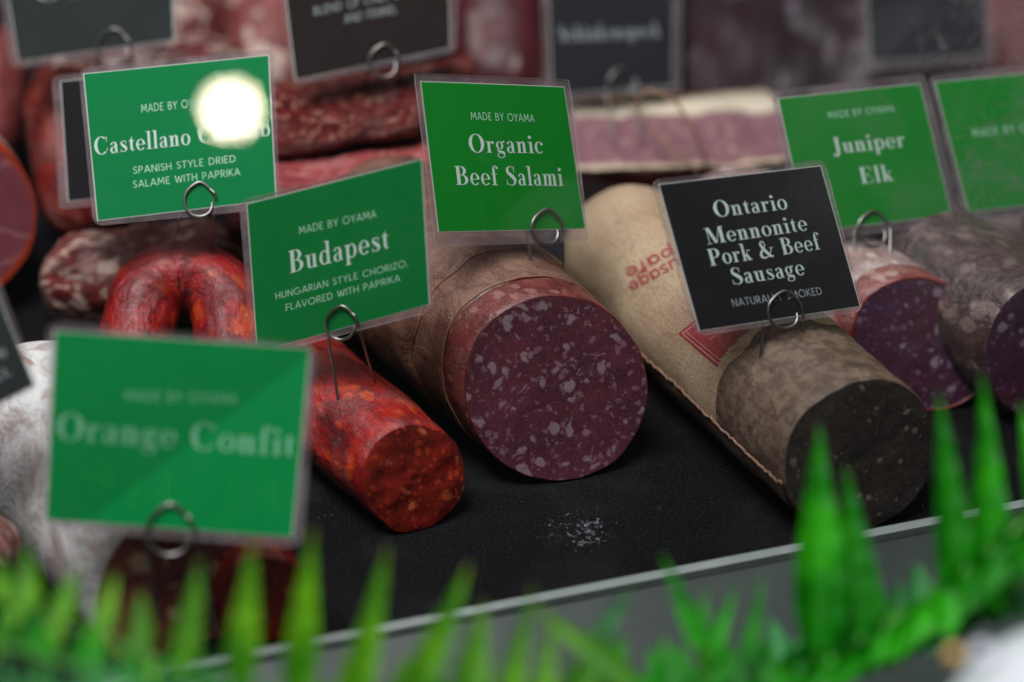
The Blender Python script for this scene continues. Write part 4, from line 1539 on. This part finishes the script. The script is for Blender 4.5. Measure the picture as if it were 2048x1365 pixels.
cen = on_pane(2010, 150) - PB
dd = GL.n('VectorMath', {'operation': 'DISTANCE'}, in_0=p_, in_1=tuple(cen)).outputs['Value']
fall = GL.rng(dd, 0.02, 0.17, 1.0, 0.0)
haze = GL.math('MULTIPLY', fall, GL.rng(sm, 0.30, 0.75, 0.02, 0.15))
haze = GL.math('ADD', haze, GL.math('MULTIPLY', fall, GL.rng(sp_, 0.70, 0.8, 0.0, 0.22)))
haze = GL.math('ADD', haze, 0.0015)
tr = GL.n('BsdfTransparent', Color=(0.985, 0.99, 0.985, 1)).outputs[0]
df = GL.n('BsdfDiffuse', Color=(0.75, 0.74, 0.76, 1)).outputs[0]
tl = GL.n('BsdfTranslucent', Color=(0.75, 0.74, 0.76, 1)).outputs[0]
s0 = GL.n('MixShader', in_0=0.5, in_1=df, in_2=tl).outputs[0]
s1 = GL.n('MixShader', in_0=haze, in_1=tr, in_2=s0).outputs[0]
gl = GL.n('BsdfGlossy', Color=(1, 1, 1, 1), Roughness=0.02).outputs[0]
fr = GL.math('MULTIPLY', GL.n('Fresnel', IOR=1.25).outputs[0], GL.math('SUBTRACT', 1.0, GL.n('NewGeometry').outputs['Backfacing']))
GL = GL.done(GL.n('MixShader', in_0=fr, in_1=s1, in_2=gl).outputs[0])
vs, fs = box_pts(lip(-0.7, -0.0005, 0.006), LDIR * 1.7, PNR * 0.004, PUP * 0.5)
link('pane', vs, fs, GL, root, smooth=False)
EDGE = plain('glass_edge', '#7d8584', '#8d9493', 0.3, 30)
vs, fs = box_pts(lip(-0.7, -0.0020, 0.0005), LDIR * 1.7, LNRM * 0.006, Vector((0, 0, 0.0045)))
link('bottom_edge', vs, fs, EDGE, root, smooth=False)
# scratches and dried specks
SCR = Mat('scratch_mark')
df = SCR.n('BsdfDiffuse', Color=(0.85, 0.85, 0.86, 1)).outputs[0]
tl = SCR.n('BsdfTranslucent', Color=(0.85, 0.85, 0.86, 1)).outputs[0]
ad = SCR.n('MixShader', in_0=0.85, in_1=df, in_2=tl).outputs[0]
tr = SCR.n('BsdfTransparent').outputs[0]
SCR = SCR.done(SCR.n('MixShader', in_0=0.5, in_1=tr, in_2=ad).outputs[0])
vs, fs = [], []
rs = random.Random(5)
nscr = 0


def scratch(pts, w):
    global nscr
    nscr += 1
    g = Glyphs()
    g.brush([(x, y, w * (0.3 + 0.7 * math.sin(PI * (i + 0.5) / len(pts)))) for i, (x, y) in enumerate(pts)])
    n0 = len(vs)
    for a, b in g.strips[0]:
        vs.append(on_pane(a[0], a[1], -0.0003 - nscr * 1e-6))
        vs.append(on_pane(b[0], b[1], -0.0003 - nscr * 1e-6))
    for i in range(len(g.strips[0]) - 1):
        k = n0 + 2 * i
        fs.append((k, k + 1, k + 3, k + 2))


for i in range(130):
    x = 2060 - abs(rs.gauss(0, 120))
    y = rs.uniform(-10, 440) if x > 1900 else rs.uniform(-10, 200)
    L = rs.choice((12, 20, 30, 45, 70, 120))
    a = rs.uniform(0, PI)
    k = rs.uniform(-0.8, 0.8)
    scratch([(x + L * (u - 0.5) * math.cos(a + k * u), y + L * (u - 0.5) * math.sin(a + k * u)) for u in (0, .25, .5, .75, 1)], rs.choice((1.2, 1.5, 1.9, 2.6)))
for (x, y, r) in ((1888, 92, 7), (1884, 80, 4), (1940, 75, 3), (1915, 80, 2.4), (1951, 330, 5), (1950, 350, 3.5), (1948, 310, 3), (1998, 285, 5), (2006, 292, 4), (1992, 276, 3), (2018, 296, 4), (1895, 138, 3), (1950, 128, 2.5)):
    scratch([(x - r, y), (x, y + r * 0.3), (x + r, y - r * 0.2)], r * 1.5)
scratch([(1872, 62), (1878, 78), (1884, 92), (1889, 98)], 5)
scratch([(1955, 280), (1940, 310), (1935, 330)], 2.5)
scratch([(1955, 280), (1990, 320), (2040, 370), (2080, 410)], 2.0)
scratch([(1905, 355), (1980, 352), (2060, 358)], 1.6)
scratch([(1925, 258), (1990, 244), (2050, 235)], 2.2)
link('scratches', vs, fs, SCR, root, smooth=False)

# ================================================================== FERN IN FRONT OF THE GLASS
def leaf_mat(name, c1, c2, tip, trans=0.42):
    m = Mat(name)
    u = m.uv()
    sp = m.n('SeparateXYZ', Vector=u)
    n, _ = m.noise(m.obj(), 28, 4, 0.6)
    av = m.math('ABSOLUTE', m.math('SUBTRACT', sp.outputs[1], 0.5))
    rib = m.math('SINE', m.math('MULTIPLY', m.math('MULTIPLY_ADD', av, 0.5, sp.outputs[0]), 120.0))
    c = m.mix(m.rng(n, 0.38, 0.62), hexc(c1), hexc(c2))
    c = m.mix(m.rng(rib, 0.2, 1.0, 0, 0.25), c, hexc(c1))
    c = m.mix(m.rng(av, 0.0, 0.06, 0.5, 0.0), c, hexc(c2))
    c = m.mix(m.rng(sp.outputs[0], 0.80, 1.0, 0, 0.8), c, hexc(tip))
    b = m.principled(c, 0.36, m.bump(rib, 0.3, 0.0006), spec=0.4)
    tl = m.n('BsdfTranslucent', Color=c).outputs[0]
    return m.done(m.n('MixShader', in_0=trans, in_1=b, in_2=tl).outputs[0])


FERN_A = leaf_mat('yellow_green_leaf', '#3a8a00', '#7cc612', '#77702c')
FERN_B = leaf_mat('bright_green_leaf', '#0f8404', '#3cc414', '#2f7a1a')
FERN_C = leaf_mat('cool_green_leaf', '#1f7a30', '#4aa65c', '#3f7a4a')
STEM = plain('fern_stem', '#3c7d1c', '#4c8f28', 0.5)


def leaflet(vs, fs, uv, b, tp, wpx, db, dt, curl=0.0, fold=0.25, bend=0.0):
    fold *= 2.2
    """one lance-shaped leaf from b to tp (pixels, depths db and dt)"""
    A, B = at(b[0], b[1], db), at(tp[0], tp[1], dt)
    ax = B - A
    L = ax.length
    ax.normalize()
    side = ax.cross(FWD).normalized()
    up = side.cross(ax)
    W = 0.86 * wpx * (db + dt) / 2 / FPX
    n0 = len(vs)
    N, M = 24, 6
    for i in range(N + 1):
        u = i / N
        wd = W * 1.22 * (1 - 0.62 * math.exp(-(u / 0.16) ** 1.5)) * max(0.0, 1 - u) ** 0.92
        c = A + ax * (L * u) + side * (bend * L * math.sin(PI * u * 0.5) ** 2) + up * (curl * L * u * u)
        for j in range(M + 1):
            s = (j / M - 0.5) * 2
            vs.append(c + side * (s * wd / 2) - up * (fold * abs(s) * wd / 2) + up * 0.0006 * math.sin(u * 40) * abs(s))
            uv.append((u, s * 0.5 + 0.5))
    for i in range(N):
        for j in range(M):
            a = n0 + i * (M + 1) + j
            fs.append((a, a + M + 1, a + M + 2, a + 1))


def frond(label, stem_px, leaves, m, stem_r=0.0011):
    pts = vcat([at(*q) for q in stem_px], 8)
    base = pts[0]
    root = empty('fern_frond', base, label, 'fern', 'fern fronds in front of the glass')
    tube('stem', pts, stem_r, STEM, root, 6)
    vs, fs, uv = [], [], []
    for lf in leaves:
        leaflet(vs, fs, uv, *lf)
    link('leaflets', vs, fs, m, root, uvs=uv)


rf_ = random.Random(3)
D = 0.755
# front left frond, its leaflets standing up like a comb
lv = []
for b, tp, w in (((20, 1205), (-8, 1110), 60), ((62, 1222), (54, 1082), 66), ((118, 1248), (150, 1130), 66), ((196, 1283), (236, 1142), 62), ((286, 1305), (284, 1180), 66), ((366, 1345), (390, 1112), 78),
                 ((482, 1385), (490, 1072), 92), ((592, 1420), (640, 1050), 96), ((702, 1440), (768, 1082), 90)):
    lv.append((b, tp, w, D, D + 0.01, 0.0, 0.25, rf_.uniform(-0.05, 0.05)))
for b, tp, w in (((30, 1215), (-20, 1330), 60), ((110, 1250), (60, 1400), 66), ((200, 1290), (150, 1420), 66), ((300, 1320), (250, 1440), 70)):
    lv.append((b, tp, w, D, D - 0.02, 0.0, 0.25, 0.03))
for i in range(22):
    x = -20 + i * 34
    y = 1225 + i * 11
    lv.append(((x, y + 60), (x + rf_.uniform(-45, 45), y - rf_.uniform(10, 60)), rf_.uniform(30, 52), D - .012, D - .008, 0, .3, rf_.uniform(-.1, .1)))
low_lv = lv[13:]
lv = lv[:13]
frond('long yellow green fern frond along the lower left with leaflets standing up', [(-60, 1165, D + .005), (20, 1200, D + .003), (120, 1245, D + .002), (300, 1315, D), (480, 1390, D - .005), (720, 1450, D - .01)], lv, FERN_A)
frond('short leaved fern frond crossing below the long yellow green one', [(-60, 1270, D - .012), (200, 1350, D - .012), (700, 1500, D - .012)], low_lv, FERN_B)
# second frond low at the left, behind
lv = []
for i in range(16):
    x = -30 + i * 40
    lv.append(((x, 1420), (x + rf_.uniform(-50, 30), 1290 + rf_.uniform(-15, 30) + i * 5), 56, D - .03, D - .02, 0, .25, rf_.uniform(-.1, .1)))
frond('darker low fern frond in the lower left corner', [(-60, 1400, D - .03), (200, 1425, D - .03), (520, 1440, D - .03)], lv, FERN_C)
# middle frond
lv = []
for b, tp, w in (((815, 1430), (932, 1118), 100), ((930, 1430), (978, 1200), 105), ((1010, 1420), (1062, 1165), 60), ((1085, 1420), (1098, 1228), 58), ((1190, 1420), (1165, 1290), 60)):
    lv.append((b, tp, w, D, D + .01, 0, .25, rf_.uniform(-.05, .05)))
lv.append(((1270, 1370), (1078, 1182), 70, D, D + .02, 0, .25, 0.10))
for i in range(18):
    b = (640 + i * 36, 1450)
    lv.append((b, (b[0] + rf_.uniform(-60, 40), b[1] - rf_.uniform(90, 160)), rf_.uniform(70, 100), D + .01, D + .02, 0, .3, rf_.uniform(-.12, .12)))
frond('middle fern frond of upright leaflets below the pale glass edge', [(760, 1440, D - .005), (1000, 1425, D), (1300, 1390, D)], lv, FERN_A)
lv = [((1195, 1275), (1268, 1176), 40, D + .03, D + .04, 0, .2, .02), ((1150, 1400), (1235, 1225), 52, D + .03, D + .04, 0, .2, .02), ((1280, 1400), (1180, 1250), 50, D + .03, D + .04, 0, .2, 0)]
frond('pale cool green sprig in the lower middle', [(1120, 1430, D + .03), (1200, 1270, D + .03), (1215, 1245, D + .03)], lv, FERN_C, 0.0008)
# sprig right of the middle
D2 = 0.80
lv = []
for b, tp, w in (((1412, 1310), (1322, 1105), 64), ((1400, 1290), (1416, 1172), 34), ((1412, 1330), (1472, 1165), 46), ((1490, 1340), (1522, 1142), 46), ((1440, 1390), (1395, 1230), 90), ((1350, 1400), (1330, 1270), 80), ((1550, 1400), (1500, 1270), 90), ((1470, 1400), (1450, 1280), 80)):
    lv.append((b, tp, w, D2, D2 + .01, 0, .25, rf_.uniform(-.05, .05)))
for i in range(16):
    b = (1180 + i * 32, 1440)
    lv.append((b, (b[0] + rf_.uniform(-60, 60), b[1] - rf_.uniform(110, 190)), rf_.uniform(70, 110), D2 + .01, D2 + .02, 0, .3, rf_.uniform(-.12, .12)))
frond('spiky bright green fern sprig right of the lower middle', [(1400, 1430, D2), (1408, 1340, D2), (1410, 1290, D2)], lv, FERN_B)
# the large leaves at the right
D3 = 0.81
lv = []
for b, tp, w, bd in (((1632, 1300), (1652, 845), 150, 0.03), ((1725, 1290), (1676, 930), 118, -0.04), ((1915, 1215), (1868, 780), 105, -0.02), ((1985, 1225), (1948, 742), 112, -.03), ((2090, 1060), (2040, 800), 80, 0.0)):
    lv.append((b, tp, w, D3, D3 + .015, 0, .35, bd))
for i in range(12):
    u = i / 11
    b = (1560 + 520 * u, 1370 - 330 * u ** 1.3)
    lv.append((b, (b[0] + rf_.uniform(40, 150), b[1] - rf_.uniform(40, 130)), rf_.uniform(60, 95), D3 - .005, D3 + .01, 0, .3, rf_.uniform(-.12, .12)))
    lv.append((b, (b[0] - rf_.uniform(-10, 90), b[1] + rf_.uniform(50, 120)), rf_.uniform(70, 110), D3 - .005, D3 - .02, 0, .3, rf_.uniform(-.12, .12)))
frond('large leaved fern frond arching up at the lower right', [(1480, 1420, D3), (1620, 1340, D3), (1800, 1235, D3), (1960, 1120, D3), (2090, 1010, D3)], lv, FERN_B, 0.0018)
lv = []
for i in range(10):
    u = i / 9
    b = (1580 + 470 * u, 1400 - 250 * u)
    lv.append((b, (b[0] + rf_.uniform(-40, 60), b[1] - rf_.uniform(70, 150)), rf_.uniform(80, 120), D3 + .03, D3 + .04, 0, .3, rf_.uniform(-.12, .12)))
for i in range(14):
    u = i / 13
    b = (1540 + 470 * u, 1430 - 200 * u)
    lv.append((b, (b[0] + rf_.uniform(-70, 70), b[1] - rf_.uniform(110, 190)), rf_.uniform(90, 130), D3 + .035, D3 + .05, 0, .3, rf_.uniform(-.12, .12)))
frond('cool green fern frond behind the large leaves at the lower right', [(1520, 1430, D3 + .03), (1800, 1300, D3 + .03), (2070, 1150, D3 + .03)], lv, FERN_C, 0.0014)

# white rounded dish in the corner with two small balls added as light glints
def ball(name, c, r, m, label, cat, group=None, sq=1.0):
    vs, fs = [], []
    for j in range(25):
        for i in range(48):
            a, b = PI * j / 24, 2 * PI * i / 48
            vs.append(c + Vector((math.sin(a) * math.cos(b), math.sin(a) * math.sin(b), math.cos(a) * sq)) * r)
    for j in range(24):
        for i in range(48):
            fs.append((j * 48 + i, (j + 1) * 48 + i, (j + 1) * 48 + (i + 1) % 48, j * 48 + (i + 1) % 48))
    o = link(name, vs, fs, m, loc=c - Vector((0, 0, r * sq)))
    tag(o, label, cat, group)
    return o


ball('white_bowl', at(2165, 1550, 0.72), 0.055, plain('white_glaze', '#c9ced2', '#d3d8db', 0.3, 10), 'smooth white rounded bowl in the lower right corner', 'bowl')
ball('glint_ball', at(1910, 1312, 0.70), 0.0034, plain('gold_glint', '#e0b768', '#d0a650', 0.25), 'tiny gold ball added as a light glint beside the white bowl', 'glint_ball')
ball('glint_ball', at(1968, 1314, 0.665), 0.0042, plain('silver_glint', '#eceef8', '#e0e3f2', 0.2), 'tiny silver white ball added as a light glint against the white bowl', 'glint_ball')
